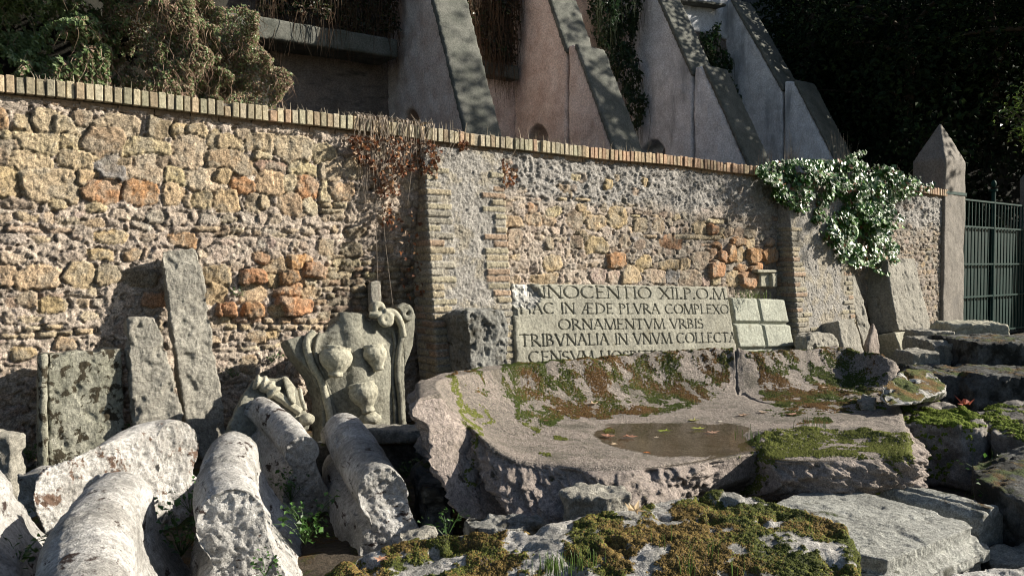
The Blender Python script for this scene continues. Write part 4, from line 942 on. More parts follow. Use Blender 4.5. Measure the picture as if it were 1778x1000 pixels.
# ------------------------------------------------------------------ rounded rim fragments in the foreground
def rimpiece(path, r, mat, label, seed, W=1., body=4.3, voxel=.0085, n=26, rs=None, ca=(0, 0)):
    pts = spline([atz(a, b, z) for a, b, z in path], n); fr = frames(pts)
    T0 = u3(fr[0][0]*[1, 1, 0]); T1_ = u3(fr[-1][0]*[1, 1, 0]); pl = [(pts[0]+T0*.03, -T0+Zu*ca[0]*.9-fr[0][1]*.05), (pts[-1]-T1_*.05, T1_+Zu*.15+fr[-1][1]*.2)]
    def broken(me):
        V = getco(me)
        for p, n in pl[:2]:
            n = u3(n); d = (V-p)@n; w = np.exp(-(d/.025)**2); V = V+np.outer(w*(.012*terr(fbm(V, 6, 4, .55, seed), 2.5)+.006*terr(fbm(V, 18, 4, .6, seed+2), 2.5)+.006*fbm(V, 45, 2)-.012), n)
        d2 = sst(.25, .6, fbm(V, 3.2, 4, .55, seed+9)); N = getno(me); setco(me, V-N*(d2*.012*(N[:, 2] < .75))[:, None])
    def prof(rr):
        P = [(rr*math.cos(math.radians(a)), rr*math.sin(math.radians(a))) for a in np.linspace(228, -5, 18)]
        P += [(rr*a*W, -rr*b) for a, b in ((1.06, .5), (1.22, 1.0), (1.5, 1.55), (1.9, 2.1), (2.35, 2.7), (2.7, 3.3), (2.85, body))]
        P += [(-1.15*rr, -body*rr), (-1.2*rr, -.68*body*rr), (-1.1*rr, -2.0*rr), (-.9*rr, -1.45*rr), (-.5*rr, -1.15*rr)]
        return P
    def f(bm):
        rings = []
        for i, (p, (t, rt, q)) in enumerate(zip(pts, fr)):
            rr = r*(1 if rs is None else np.interp(i/(n-1), [0, .5, 1], rs)); rt = u3(rt*[1, 1, 0]); rings.append([p+rt*a+Zu*b for a, b in prof(rr)])
        rings[0] = [x+fr[0][1]*ca[0]*(x[2]-pts[0][2])*0-u3(fr[0][0])*ca[0]*(pts[0][2]-x[2]) for x in rings[0]]
        bm_loft(bm, rings)
    return stone('rim_fragment', f, voxel, mat, None, ((2.2, .009), (9, .003), (35, .0018)), 2, seed, .005, 6, planes=pl, post=broken, label=label, cat='rim fragment', group='rounded marble rim fragments in the foreground')
rimpiece([(150, 1140, .38), (146, 1020, .40), (166, 935, .40), (212, 866, .37)], .150, M_marble, 'nearest pale rim fragment at bottom left, its rounded lip running out of the picture', 1, ca=(.2, 0))
rimpiece([(150, 872, .34), (205, 808, .38), (270, 775, .41), (322, 778, .41)], .145, M_scab, 'rim fragment curving away behind the nearest one, with a brown scabbed end', 2, W=.8)
rimpiece([(402, 915, .38), (392, 855, .41), (402, 800, .42), (418, 785, .42)], .135, M_marble, 'middle rim fragment with a broken front end and a pinkish scar on its lip', 3, W=1.0, ca=(.25, 0))
rimpiece([(668, 862, .31), (636, 815, .34), (606, 765, .38), (594, 745, .38)], .128, M_marble, 'right-hand rim fragment with a squarely broken front face, beside the granite basin', 4, W=.95, ca=(.3, 0), rs=(.95, 1.05, .9))
rimpiece([(528, 790, .36), (492, 745, .40), (456, 716, .42), (436, 712, .42)], .095, M_lichen if False else M_marble, 'slim rim fragment lying in front of the carved scroll stone', 5, W=.7)
rimpiece([(-95, 1060, .36), (-70, 930, .38), (-35, 850, .40)], .14, M_marble, 'shaded rim fragment cut off by the left edge of the picture', 6, W=1.25)
pxbox('stone_block', -40, 18, 757, 880, 4.5, .14, M_grey, 0, seed=31, label='small grey block at the left edge with a lit face', cat='stone block')
pxbox('stone_block', 22, 84, 822, 900, 4.1, .18, M_marble, -6, seed=32, label='low shaded white block below the lichened block', cat='stone block')

# ------------------------------------------------------------------ carved pieces
Pca, Nca = lean_plane(0, 0, .80, 14)
def cp(px, py, o=0): return atpl(px, py, Pca+WN*o, Nca)
CV = u3(Zu-Nca*Nca[2]); CX = np.cross(CV, Nca); 
cart = thing('coat_of_arms', 'carved coat of arms with three pots and scrolls leaning on the wall', 'sculpture', (*cp(630, 735)[:2], 0))
k_ = 6.2/FPX
def cbody(bm):
    f = [(590, 546), (612, 541), (636, 545), (640, 556), (690, 556), (700, 585), (702, 620), (703, 660), (710, 790), (560, 790), (558, 690), (545, 655), (522, 622), (532, 600), (536, 580), (562, 578), (582, 570)]
    bm_prism(bm, [cp(*p) for p in f], [cp(*p)-Nca*.2 for p in f])
def cridge(bm):
    M = Matrix(((CX[0], CV[0], Nca[0]), (CX[1], CV[1], Nca[1]), (CX[2], CV[2], Nca[2]))).to_4x4()
    bm_ball(bm, cp(614, 640)-Nca*.01, .1, (1.35, 4.6, 1.25), M); bm_ball(bm, cp(620, 640)-Nca*.03, .1, (3.3, 4.2, 1.15), M); bm_ball(bm, cp(612, 560)-Nca*.02, .1, (1.2, 1.6, .8), M)
def cwing(bm):
    f = [(498, 590), (534, 580), (536, 600), (548, 645), (558, 665), (530, 636), (510, 615)]
    bm_prism(bm, [cp(*p, .0) for p in f], [cp(*p)-Nca*.16 for p in f])
stone('shield', [cbody, cridge], .0105, M_carve, cart, ((4, .006), (20, .003), (50, .002)), 4, 1, planes=[(cp(612, 545), CV+CX*.12)])
stone('side_wing', cwing, .0105, M_carve, cart, ((4, .006), (20, .003)), 2, 2)
for i, (pts, r, o) in enumerate((([(545, 576), (533, 590), (533, 608), (543, 636), (556, 658), (566, 690), (574, 735), (576, 790)], .030, .02), ([(556, 578), (549, 596), (547, 612), (552, 632), (562, 652), (574, 690), (583, 735), (585, 790)], .018, .01),
        ([(664, 541), (680, 541), (692, 556), (697, 585), (692, 615), (690, 650), (695, 690), (698, 735), (700, 790)], .026, .03), ([(682, 575), (686, 600), (682, 630), (681, 660), (685, 700), (688, 790)], .014, .01))):
    stone('rim_moulding', lambda bm: bm_tube(bm, spline([cp(*p, o) for p in pts], 30), r, 10, WN), .0085, M_trav if i == 0 else M_carve, cart, ((8, .003),), 2, i)
def pot(px, py, w, h, tilt=0, nm='pot'):
    c = cp(px, py, .125); M = Matrix.Rotation(math.radians(tilt), 3, Vector(WN)); up = np.array(M @ Vector(CV)); X = np.cross(up, Nca); w *= k_; h *= k_
    def f(bm):
        rings = []
        for t, r in ((-.5, .0), (-.5, .42), (-.44, .46), (-.36, .42), (-.2, .66), (0, .92), (.15, 1.), (.28, .96), (.38, .82), (.42, .84), (.5, .90), (.5, .0)):
            rings.append([c+up*t*h+X*max(r, .02)*w/2*math.cos(a)+Nca*max(r, .02)*w/2*.85*math.sin(a) for a in np.linspace(0, 2*math.pi, 18, endpoint=False)])
        bm_loft(bm, rings)
    stone(nm, f, .008, M_trav, cart, ((7, .008), (24, .004)), 1, px)
pot(583, 629, 58, 50, -10); pot(653, 621, 44, 46, 6); pot(634, 690, 54, 52, 8)
stone('foot_stone', lambda bm: bm_ball(bm, cp(640, 726, .06), .1, (1.05, .8, .55)), .01, M_trav, cart, ((8, .01),), 2, 3, .01, 9)
def spiral(px, py, R0, turns, a0, o, rt, sgn=1):
    P = []
    for t in np.linspace(0, 1, 40):
        a = a0+sgn*turns*2*math.pi*t; r = R0*k_*(1-.85*t); P.append(cp(px, py, o)+CX*r*math.cos(a)+CV*r*math.sin(a))
    return P
def scroll1(bm):
    P = spiral(668, 554, 14, 1.4, math.radians(90), .10, 0, -1); bm_tube(bm, P, np.linspace(.030, .022, 40), 10, WN)
    Q = spline([cp(668, 541, .10), cp(684, 543, .09), cp(696, 562, .07), cp(700, 585, .04)], 16); bm_tube(bm, Q, np.linspace(.030, .03, 16), 10, WN)
    bm_ball(bm, cp(668, 555, .03), .05, (1.2, 1.2, 1.2))
def scroll2(bm):
    P = spiral(655, 537, 13, .8, math.radians(-60), .07, 0, 1); bm_tube(bm, P, .030, 10, WN); bm_tube(bm, [cp(640, 546, .06), cp(655, 548, .09), cp(668, 542, .08)], .026, 10, WN)
    bm_ball(bm, cp(655, 537, .0), .07)
def scroll3(bm):
    P = spiral(704, 545, 17, 1.2, math.radians(150), -.02, 0, -1); bm_tube(bm, P, .028, 10, WN)
    f = [(690, 528), (712, 528), (722, 548), (718, 600), (702, 640), (700, 560)]; bm_prism(bm, [cp(*p, -.05) for p in f], [cp(*p, -.05)-Nca*.12 for p in f])
stone('scroll', scroll1, .0085, M_trav, cart, ((9, .004),), 2, 7); stone('scroll', scroll2, .0085, M_trav, cart, ((9, .004),), 2, 8); stone('scroll', scroll3, .009, M_carve, cart, ((9, .004),), 2, 9)
pxbox('stone_slab', 556, 740, 748, 772, 5.25, .22, M_grey, 2, seed=41, label='flat grey plinth slab lying in front of the coat of arms', cat='stone slab')
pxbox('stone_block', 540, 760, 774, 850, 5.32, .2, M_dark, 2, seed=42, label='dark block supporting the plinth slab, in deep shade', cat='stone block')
# carved scroll stone
Pso, Nso = lean_plane(0, 0, 1.15, 32)
def sp_(px, py, o=0): return atpl(px, py, Pso+WN*o, Nso)
cs = thing('carved_scroll_stone', 'carved stone with twisted band and leaf beside the slim rim fragment', 'sculpture', (*sp_(480, 720)[:2], 0))
stone('back', lambda bm: bm_prism(bm, [sp_(*p) for p in ((400, 735), (420, 690), (440, 658), (480, 656), (497, 652), (518, 672), (527, 705), (541, 728), (538, 745), (480, 770), (402, 765))], [sp_(*p)-Nso*.16 for p in ((400, 735), (420, 690), (440, 658), (480, 656), (497, 652), (518, 672), (527, 705), (541, 728), (538, 745), (480, 770), (402, 765))]), .012, M_carve, cs, ((5, .01), (18, .005)), 3, 1)
stone('twisted_band', [lambda bm: bm_tube(bm, spline([sp_(*p, .05) for p in ((442, 662), (462, 668), (478, 684))], 20), .050+.012*np.sin(np.linspace(0, 22, 20)), 12), lambda bm: bm_tube(bm, [sp_(478, 684, .05), sp_(500, 700, .05), sp_(522, 716, .04)], .034, 4)], .009, M_trav, cs, ((12, .004),), 1, 2)
stone('leaf_lobe', [lambda bm: bm_prism(bm, [sp_(*p, .1) for p in ((491, 655), (500, 655), (511, 672), (514, 700), (508, 702), (500, 690))], [sp_(*p, .0) for p in ((491, 655), (500, 655), (511, 672), (514, 700), (508, 702), (500, 690))]), lambda bm: bm_tube(bm, spline([sp_(*p, .05) for p in ((520, 675), (523, 690), (530, 712))], 10), .018, 8)], .009, M_trav, cs, ((12, .004),), 2, 3)
stone('knob', lambda bm: bm_ball(bm, sp_(533, 728, .05), .055, (1, 1, .8)), .01, M_trav, cs, ((12, .006),), 2, 4)

# ------------------------------------------------------------------ loose rocks and flat blocks
def topprism(name, pts, zb, mat, seed, voxel=.012, amps=((3, .02), (12, .012), (40, .004)), chip=.02, inset=.03, smooth=2, cuts=10, terrace=.012, **kw):
    T = [atz(*p) for p in pts]; c = sum(T)/len(T)
    def f(bm):
        lo = []
        for p in T: q = p.copy(); q[2] = zb; d = c-p; d[2] = 0; q = q+u3(d)*inset; lo.append(q)
        bm_loft(bm, [lo, T])
    return stone(name, f, voxel, mat, None, amps, smooth, seed, chip, 6, cuts=cuts, cutq=.03, terrace=terrace, **kw)
def mossify(o, fun, rock=((.40, .38, .35), (.56, .54, .52)), up=.012):
    """moss cover as real colour and thickness; fun(P,N)->0..1"""
    base = np.array(o.location); V = getco(o.data)+base; N = getno(o.data); m = fun(V, N)
    setco(o.data, V-base+N*(m*(up+.4*up*fbm(V, 40, 3, .6, 3)))[:, None])
    k = sst(-.5, .5, fbm(V, 6, 4, .6, 21))[:, None]; c = np.array(rock[0])*(1-k)+np.array(rock[1])*k
    g = np.array([.05, .058, .014]); b = np.array([.09, .06, .022]); kk = sst(-.25, .35, fbm(V, 3.5, 3, .5, 31))[:, None]; mc = g*(1-kk)+b*kk
    m = m[:, None]; setcol(o.data, c*(1-m)+mc*m)
M_rockattr = stone_mat('rock_under_moss', (1, 1, 1), (1, 1, 1), stain=(.07, .055, .045), st=(.60, .68), speck=.35, bump=1., attr=True)
fr = topprism('mossy_boulder', [(520, 1040, .33), (600, 972, .38), (690, 948, .40), (740, 925, .44), (800, 922, .46), (930, 915, .47), (1060, 892, .47), (1100, 880, .50), (1180, 860, .52), (1250, 847, .53), (1330, 870, .51), (1375, 880, .51), (1468, 912, .49), (1488, 960, .46), (1478, 1060, .43), (1400, 1300, .42), (500, 1300, .36)],
    -.1, M_rockattr, 11, .0085, ((1.6, .018), (5, .010), (14, .006), (45, .004)), .03, .02, 2, cuts=0, terrace=.010, label='broad moss-covered boulder filling the bottom of the picture', cat='boulder')
def fm(P, N):
    a, b = px_of(P); x = P[:, 0]
    bias = .12+.22*sst(.1, .75, x)-.12*sst(-.1, -.5, x)-.22*np.exp(-(((x-.12)/.30)**2+((P[:, 1]-2.95)/.42)**2))+.2*np.exp(-(((x+.28)/.2)**2+((P[:, 1]-2.6)/.3)**2))
    return sst(.0, .09, fbm(P*[1, 1, .6], 4.2, 5, .62, 3)+bias+.12*(N[:, 2]-.6)+.02)
mossify(fr, fm, ((.27, .26, .235), (.42, .40, .37)), up=.004)
def fcol(P, C):
    k = fbm(P, 3.5, 3, .5, 31)+.22*fbm(P, 16, 3, .6, 8)+.2*R.normal(size=len(P)); g = np.array([.12, .125, .03]); b = np.array([.16, .11, .038]); d = np.array([.065, .075, .02])
    return np.where((k > .08)[:, None], b, np.where((k > -.2)[:, None], g, d))*R.uniform(.5, 1.5, (len(P), 1))
moss_part(fr, 190000, fm, (.0028, .0058), colf=fcol)
mb = topprism('mossy_block', [(1440, 722, .42), (1500, 702, .44), (1560, 692, .46), (1655, 697, .46), (1700, 712, .44), (1725, 742, .40), (1700, 752, .39), (1640, 738, .42), (1540, 730, .43), (1460, 736, .42)], .02, M_rockattr, 12, .014, label='flat mossy granite block behind the right end of the basin', cat='stone block')
def mbm(P, N): return sst(.0, .1, fbm(P*[1, 1, .4], 4, 4, .6, 5)+.5*(N[:, 2]-.75)+.05)*(N[:, 2] > .3)
mossify(mb, mbm, ((.17, .15, .13), (.30, .27, .24)), .008); moss_part(mb, 16000, mbm, (.006, .012), colf=lambda P, C: np.array([.10, .13, .02])*R.uniform(.5, 1.5, (len(P), 1)))
mb2 = topprism('mossy_block', [(1694, 712, .40), (1760, 692, .42), (1920, 690, .42), (1920, 765, .40), (1790, 770, .38), (1725, 752, .38)], .02, M_rockattr, 13, .014, label='mossy flat block cut by the right edge, beside the basin end', cat='stone block')
mossify(mb2, mbm, ((.12, .11, .1), (.22, .2, .18)), .008); moss_part(mb2, 8000, mbm, (.006, .012), colf=lambda P, C: np.array([.10, .13, .02])*R.uniform(.5, 1.5, (len(P), 1)))
topprism('dark_boulder', [(1684, 800, .29), (1730, 778, .31), (1800, 762, .38), (1940, 760, .40), (1960, 900, .36), (1800, 880, .33), (1700, 840, .33)], -.05, M_dark, 14, .014, label='dark shaded boulder at the right edge, below the mossy flat blocks', cat='boulder')
stone('wedge_rock', lambda bm: bm_hull(bm, [aty(1522, 693, 5.3), aty(1530, 668, 5.35), aty(1568, 643, 5.75), aty(1602, 642, 5.8), aty(1645, 668, 5.6), aty(1641, 680, 5.4), aty(1592, 700, 5.2), aty(1542, 706, 5.15), aty(1560, 700, 5.7), aty(1640, 690, 5.8)]), .011, M_mossrock, None, ((3, .015), (12, .01), (40, .004)), 2, 15, .02, 7,
    label='wedge-shaped pale rock with mossy top lying on the right end of the basin', cat='rock')
topprism('rock_chip', [(1486, 692, .49), (1500, 684, .5), (1522, 688, .5), (1518, 702, .49), (1496, 704, .48)], .42, M_grey, 17, .009, chip=.0, inset=.0, label='small chip of stone beside the wedge-shaped rock', cat='rock')
topprism('stone_block', [(970, 852, .42), (1000, 842, .425), (1050, 838, .43), (1092, 842, .42), (1098, 856, .41), (1060, 862, .41), (985, 864, .405)], .12, M_grey, 18, .009, chip=.01, label='small square dark-sided block standing against the front of the basin', cat='stone block')
topprism('stone_fragment', [(795, 893, .30), (850, 884, .31), (900, 888, .32), (945, 884, .32), (955, 905, .3), (900, 915, .3), (820, 918, .29)], .02, M_block, 19, .009, label='low dark fragment left of the small square block', cat='stone fragment')
topprism('stone_slab', [(688, 925, .36), (720, 913, .37), (762, 910, .37), (764, 922, .36), (700, 942, .35)], .24, M_grey, 20, .008, chip=.004, label='thin pale slab edge behind the mossy boulder, near the green sprout', cat='stone slab')
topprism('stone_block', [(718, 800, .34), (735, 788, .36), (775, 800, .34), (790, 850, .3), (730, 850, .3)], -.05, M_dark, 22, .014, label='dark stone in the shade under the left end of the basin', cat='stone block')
# moulded block
M_pale = stone_mat('pale_grey_stone', (.25, .25, .225), (.37, .37, .335), stain=(.10, .10, .08), st=(.58, .7), stsc=5, speck=.4, moss=.35, mosst=(.62, .7), bump=.9)
def mould(bm):
    p = atz(1498, 838, .29); q = atz(1702, 893, .27); d = u3((q-p)*[1, 1, 0]); rt = np.array([-d[1], d[0], 0])*1.0
    if rt[0] < 0: rt = -rt
    P = [(-.0, -.35), (-.0, -.09), (.015, -.07), (.02, -.03), (.05, -.005), (.07, 0), (.10, -.02), (.115, .005), (.2, .005), (.215, -.03), (.25, -.045), (.26, -.35)]
    bm_loft(bm, [[a+rt*x+Zu*z for x, z in P] for a in (p, (p+q)/2, q)])
stone('moulded_block', mould, .008, M_pale, None, ((3, .006), (14, .004)), 1, 23, .008, 9, label='long block with a ridged moulding along its top, at bottom right behind the flat slab', cat='stone block')
def flat(bm):
    P = [(1330, 880, .27), (1395, 852, .275), (1452, 842, .28), (1560, 870, .275), (1686, 905, .27), (1690, 914, .27), (1540, 972, .265), (1490, 962, .265), (1420, 930, .27)]
    T = [atz(*p) for p in P]; c = sum(T)/len(T)
    def ex(k, z): return [np.array([*(c+(t-c)*(1+k))[:2], z]) for t in T]
    for k0, z0, k1, z1 in ((.0, .215, .0, .27), (.09, .175, .05, .205), (.16, .12, .16, .17), (.08, -.05, .08, .115)):
        lo, hi = ex(k0, z0), ex(k1, z1)
        if z1 == .27: hi = T
        bm_loft(bm, [lo, hi])
    bm_loft(bm, [ex(-.04, 0), ex(-.04, .24)])
stone('flat_slab', flat, .0085, M_pale, None, ((3, .005), (14, .003), (40, .002)), 0, 24, .008, 9, label='broad flat slab with stepped moulded edge, right of the mossy boulder', cat='stone slab')
topprism('stone_slab', [(1708, 950, .12), (1760, 942, .12), (1900, 935, .12), (1900, 985, .1), (1720, 978, .11)], -.05, M_grey, 25, .011, label='grey slab at the right edge above the bottom corner', cat='stone slab')
topprism('stone_slab', [(1560, 1030, .14), (1640, 998, .14), (1720, 978, .14), (1850, 985, .14), (1850, 1100, .12), (1560, 1100, .12)], -.05, M_marble, 26, .011, label='pale slab in the very bottom right corner', cat='stone slab')

# ------------------------------------------------------------------ fallen leaves
gx, gy = px_of(np.dstack([BG[..., 0], BG[..., 1], BT_]))
def on_basin(px, py):
    i = np.argmin((gx-px)**2+(gy-py)**2); i = np.unravel_index(i, gx.shape); z = BT_[i]
    return np.array([BG[i][0], BG[i][1], max(z, FZ-.023)+.006])
def fallen(px, py, size, col, label, pos=None, curl=.4):
    c = on_basin(px, py) if pos is None else pos; n = 14; a0 = random.uniform(0, 6.28); V = [[0, 0, 0]]; a_ = []
    for k in range(n):
        a = a0+2*math.pi*k/n; r = size*(1 if k % 2 == 0 else .5)*(1.15 if k == 0 else random.uniform(.7, 1.05)); V.append([r*math.cos(a), r*math.sin(a)*.8, curl*size*random.uniform(-.1, .7)*(r/size)])
    V = np.array(V)+c; F = np.array([[0, 1+k, 1+(k+1) % n] for k in range(n)])
    C = np.array(col)*np.random.RandomState(int(px)).uniform(.75, 1.15, (len(V), 1))
    link('fallen_leaf', rawmesh('fallen_leaf', V, F, False, C), M_dry, label=label, cat='leaf', group='fallen plane leaves in and around the basin')
LF = [(1030, 702, .055, (.62, .46, .3), 'pale tan star-shaped leaf alone on the dry floor left of the puddle'), (1055, 760, .06, (.42, .22, .15), 'red-brown leaf at the left shore of the puddle'), (1092, 764, .055, (.40, .2, .13), 'dark red leaf floating beside the left shore of the puddle'),
 (1066, 773, .03, (.6, .45, .3), 'small pale leaf just in front of the left shore of the puddle'), (1155, 755, .05, (.30, .36, .06), 'green leaf floating in the middle of the puddle'), (1212, 750, .055, (.34, .38, .07), 'yellow-green leaf floating right of the middle of the puddle'), (1205, 731, .05, (.36, .34, .12), 'yellowish leaf at the far shore of the puddle'),
 (1122, 787, .028, (.5, .17, .05), 'small orange leaf on the near shore of the puddle'), (1290, 722, .05, (.45, .3, .2), 'brown leaf on the dry floor right of the puddle'), (1375, 721, .06, (.46, .27, .18), 'curled brown leaf right of the crack in the basin'), (1325, 717, .045, (.5, .36, .25), 'light brown leaf near the lower end of the crack'),
 (948, 732, .025, (.25, .13, .08), 'small dark leaf on the floor left of the puddle'), (972, 715, .025, (.6, .5, .38), 'tiny pale leaf left of the star-shaped leaf'), (1252, 733, .03, (.55, .5, .42), 'whitish scrap of leaf at the right shore of the puddle'), (1140, 768, .022, (.6, .5, .4), 'tiny pale leaf floating in front of the green one'),
 (1432, 674, .04, (.6, .48, .38), 'pale leaf high on the mossy right part of the basin'), (1235, 758, .05, (.45, .28, .2), 'faded reddish leaf at the right end of the puddle'), (1500, 712, .035, (.5, .4, .3), 'pale leaf behind the moss on the right part of the basin')]
for l in LF: fallen(*l)
fallen(1100, 888, .05, (.66, .50, .30), 'bright tan leaf standing at the back of the mossy boulder', atz(1103, 892, .50)+Zu*.01, 1.2)
fallen(1690, 705, .07, (.40, .11, .07), 'red curled leaf on the flat mossy block at right', atz(1676, 702, .48), 1.3)
fallen(866, 1010, .03, (.5, .28, .18), 'small brown leaf on the left part of the mossy boulder', atz(660, 971, .44), .5)
# ------------------------------------------------------------------ small plants
def weed(c, h, n, ls, label, cols=((.04, .10, .015), (.06, .14, .025), (.03, .075, .012)), spread=None, group='green weeds between the stones'):
    c = np.asarray(c, float); spread = spread or h; t = thing('weed', label, 'weed', c, group); paths = []; LP = []
    for i in range(max(3, n//6)):
        a = random.uniform(0, 6.28); r = random.uniform(.2, 1)*spread; e = c+np.array([math.cos(a)*r, math.sin(a)*r, h*random.uniform(.4, 1)]); m = (c+e)/2+Zu*h*.2; P = spline([c, m, e], 6); paths.append(P)
        for p in P[2:]:
            for _ in range(2): LP.append(p+R.normal(size=3)*ls*.6)
    LP = np.array(LP)[:max(n, 12)]; Nn = R.normal(size=LP.shape)*.6+[0, 0, 1]+SUN*.4
    v, f, cc = strands(paths, .0025, np.array([.06, .12, .03])); link('stem', rawmesh('stem', v, f, True, cc), M_leaf, t)
    v, f, cc = leaves(LP, Nn, R.uniform(.6, 1.2, len(LP))*ls*.75, cpick(cols, len(LP)), .75); link('foliage', rawmesh('foliage', v, f, False, cc), M_leaf, t)
WL = [(50, 800, .12, .10, 60, .03, 'leafy weed at the foot of the lichened block'), (222, 745, .30, .05, 26, .022, 'tiny weed between the lichened block and the short slab'), (128, 812, .16, .05, 24, .022, 'tiny weed below the right corner of the lichened block'),
 (30, 985, .22, .16, 60, .045, 'broad-leaved weed in the bottom left corner'), (85, 900, .2, .10, 40, .035, 'weed in the shade left of the nearest rim fragment'), (315, 965, .1, .22, 80, .05, 'fern-like weed between the two nearest rim fragments'), (330, 890, .12, .16, 60, .04, 'weed in the gap under the curving rim fragment'),
 (530, 945, .1, .2, 110, .045, 'dense weed between the middle and right-hand rim fragments'), (505, 870, .1, .16, 70, .04, 'weed in the dark gap beside the middle rim fragment'), (775, 935, .22, .12, 40, .035, 'bright sprout behind the left part of the mossy boulder'), (705, 830, .12, .12, 50, .035, 'weed beside the right-hand rim fragment under the basin'),
 (1665, 815, .08, .2, 90, .045, 'weed in the dark gap right of the basin'), (1745, 930, .06, .26, 120, .05, 'large leafy weed at the right edge'), (1725, 860, .1, .2, 60, .04, 'weed behind the ridged moulded block'), (460, 1000, .2, .08, 30, .03, 'weed at the foot of the middle rim fragment')]
for px, py, z, h, n, ls, lab in WL: weed(atz(px, py, z), h, n, ls, lab)
for px, py, lab in ((408, 515, 'little creeper sprig growing from the wall right of the tall slab'), (402, 655, 'creeper sprig low on the wall beside the carved scroll stone'), (470, 628, 'shaded sprig on the wall left of the coat of arms')):
    s, z = ws(px, py); weed(wpt(s, z, .03), .07, 40, .03, lab, spread=.1)
def blades(c, n, h, spread, label, col=(.10, .17, .03), name='grass_tuft', cat='grass', group='grass tufts on the stones', rad=.0016, lean=.5):
    ps = []; c = np.asarray(c, float)
    for i in range(n):
        a = random.uniform(0, 6.28); b = c+np.array([random.gauss(0, spread), random.gauss(0, spread), 0]); hh = h*random.uniform(.4, 1.1); d = np.array([math.cos(a), math.sin(a), 0])*hh*lean*random.random()
        ps.append(spline([b-Zu*.02, b+Zu*hh*.6+d*.4, b+Zu*hh+d], 6))
    v, f, cc = strands(ps, rad, np.array(col)*np.array([[random.uniform(.6, 1.3)] for _ in ps])); link(name, rawmesh(name, v, f, True, cc), M_leaf, label=label, cat=cat, group=group)
for px, py, z, n, h, sp, lab in ((962, 985, .47, 60, .045, .03, 'feathery grass tuft on the near left part of the mossy boulder'), (1030, 975, .48, 14, .05, .03, 'sparse blades in the middle of the mossy boulder'), (1200, 985, .47, 10, .07, .03, 'few tall blades at the bottom middle of the mossy boulder'), (1235, 960, .48, 6, .06, .02, 'thin blades right of the middle of the mossy boulder'),
    (1150, 940, .49, 5, .05, .02, 'two or three blades near the back of the mossy boulder'), (1398, 918, .49, 6, .04, .02, 'short blades near the right end of the mossy boulder'), (1278, 990, .46, 8, .05, .02, 'short blades at the bottom right of the mossy boulder'), (1480, 965, .44, 5, .05, .02, 'blades on the right corner of the mossy boulder'),
    (1410, 735, .52, 20, .04, .05, 'fine grass on the moss at the right front of the basin'), (1300, 755, .5, 25, .03, .06, 'short grass at the left end of the moss by the puddle'), (1290, 500, 1.33, 0, 0, 0, ''), (1735, 830, .15, 30, .16, .06, 'grass behind the moulded block'), (1690, 880, .1, 14, .12, .04, 'grass blades beside the moulded block end')):
    if n: blades(atz(px, py, z), n, h, sp, lab)
s_, z_ = ws(1292, 515, .3); blades(wpt(s_+.15, ws(1292, 516, .35)[1], .30), 60, .09, .10, 'fringe of grass on top of the four-cushion slab', col=(.14, .2, .04), rad=.003)
# dry stalks along the coping
def capstalks(x0, x1, n, h, label, col=(.42, .36, .27), curl=.6, rad=.003):
    ps = []
    for i in range(n):
        px = random.uniform(x0, x1); s = ws(px, 200)[0]; b = wpt(s, WH-.01, random.uniform(-.2, .04)); hh = h*random.uniform(.4, 1.2); a = random.uniform(0, 6.28); d = np.array([math.cos(a), math.sin(a), 0])*hh*curl*random.random()
        ps.append(spline([b, b+Zu*hh*.5+d*.3, b+Zu*hh+d], 6))
    v, f, cc = strands(ps, rad, np.array(col)*np.array([[random.uniform(.5, 1.2)] for _ in ps])); link('dry_stalks', rawmesh('dry_stalks', v, f, True, cc), M_dry, label=label, kind='stuff')
capstalks(60, 300, 70, .07, 'sparse dry stalks on the coping below the bramble'); capstalks(440, 640, 60, .07, 'short dry stalks on the coping right of the bramble'); capstalks(610, 760, 45, .10, 'tangle of dry stalks where the red creeper climbs over the coping', curl=1.2)
capstalks(760, 1120, 40, .12, 'few thin stalks on the middle of the coping'); capstalks(1380, 1392, 26, .55, 'tall dry seed stalks above the left end of the ivy', curl=.15); capstalks(1460, 1482, 40, .62, 'tall bushy dry stalks above the middle of the ivy', curl=.25); capstalks(1330, 1580, 120, .25, 'brown stalks behind the ivy', col=(.2, .15, .1)); capstalks(1500, 1580, 40, .3, 'pale twigs left of the gate pillar', curl=1.)

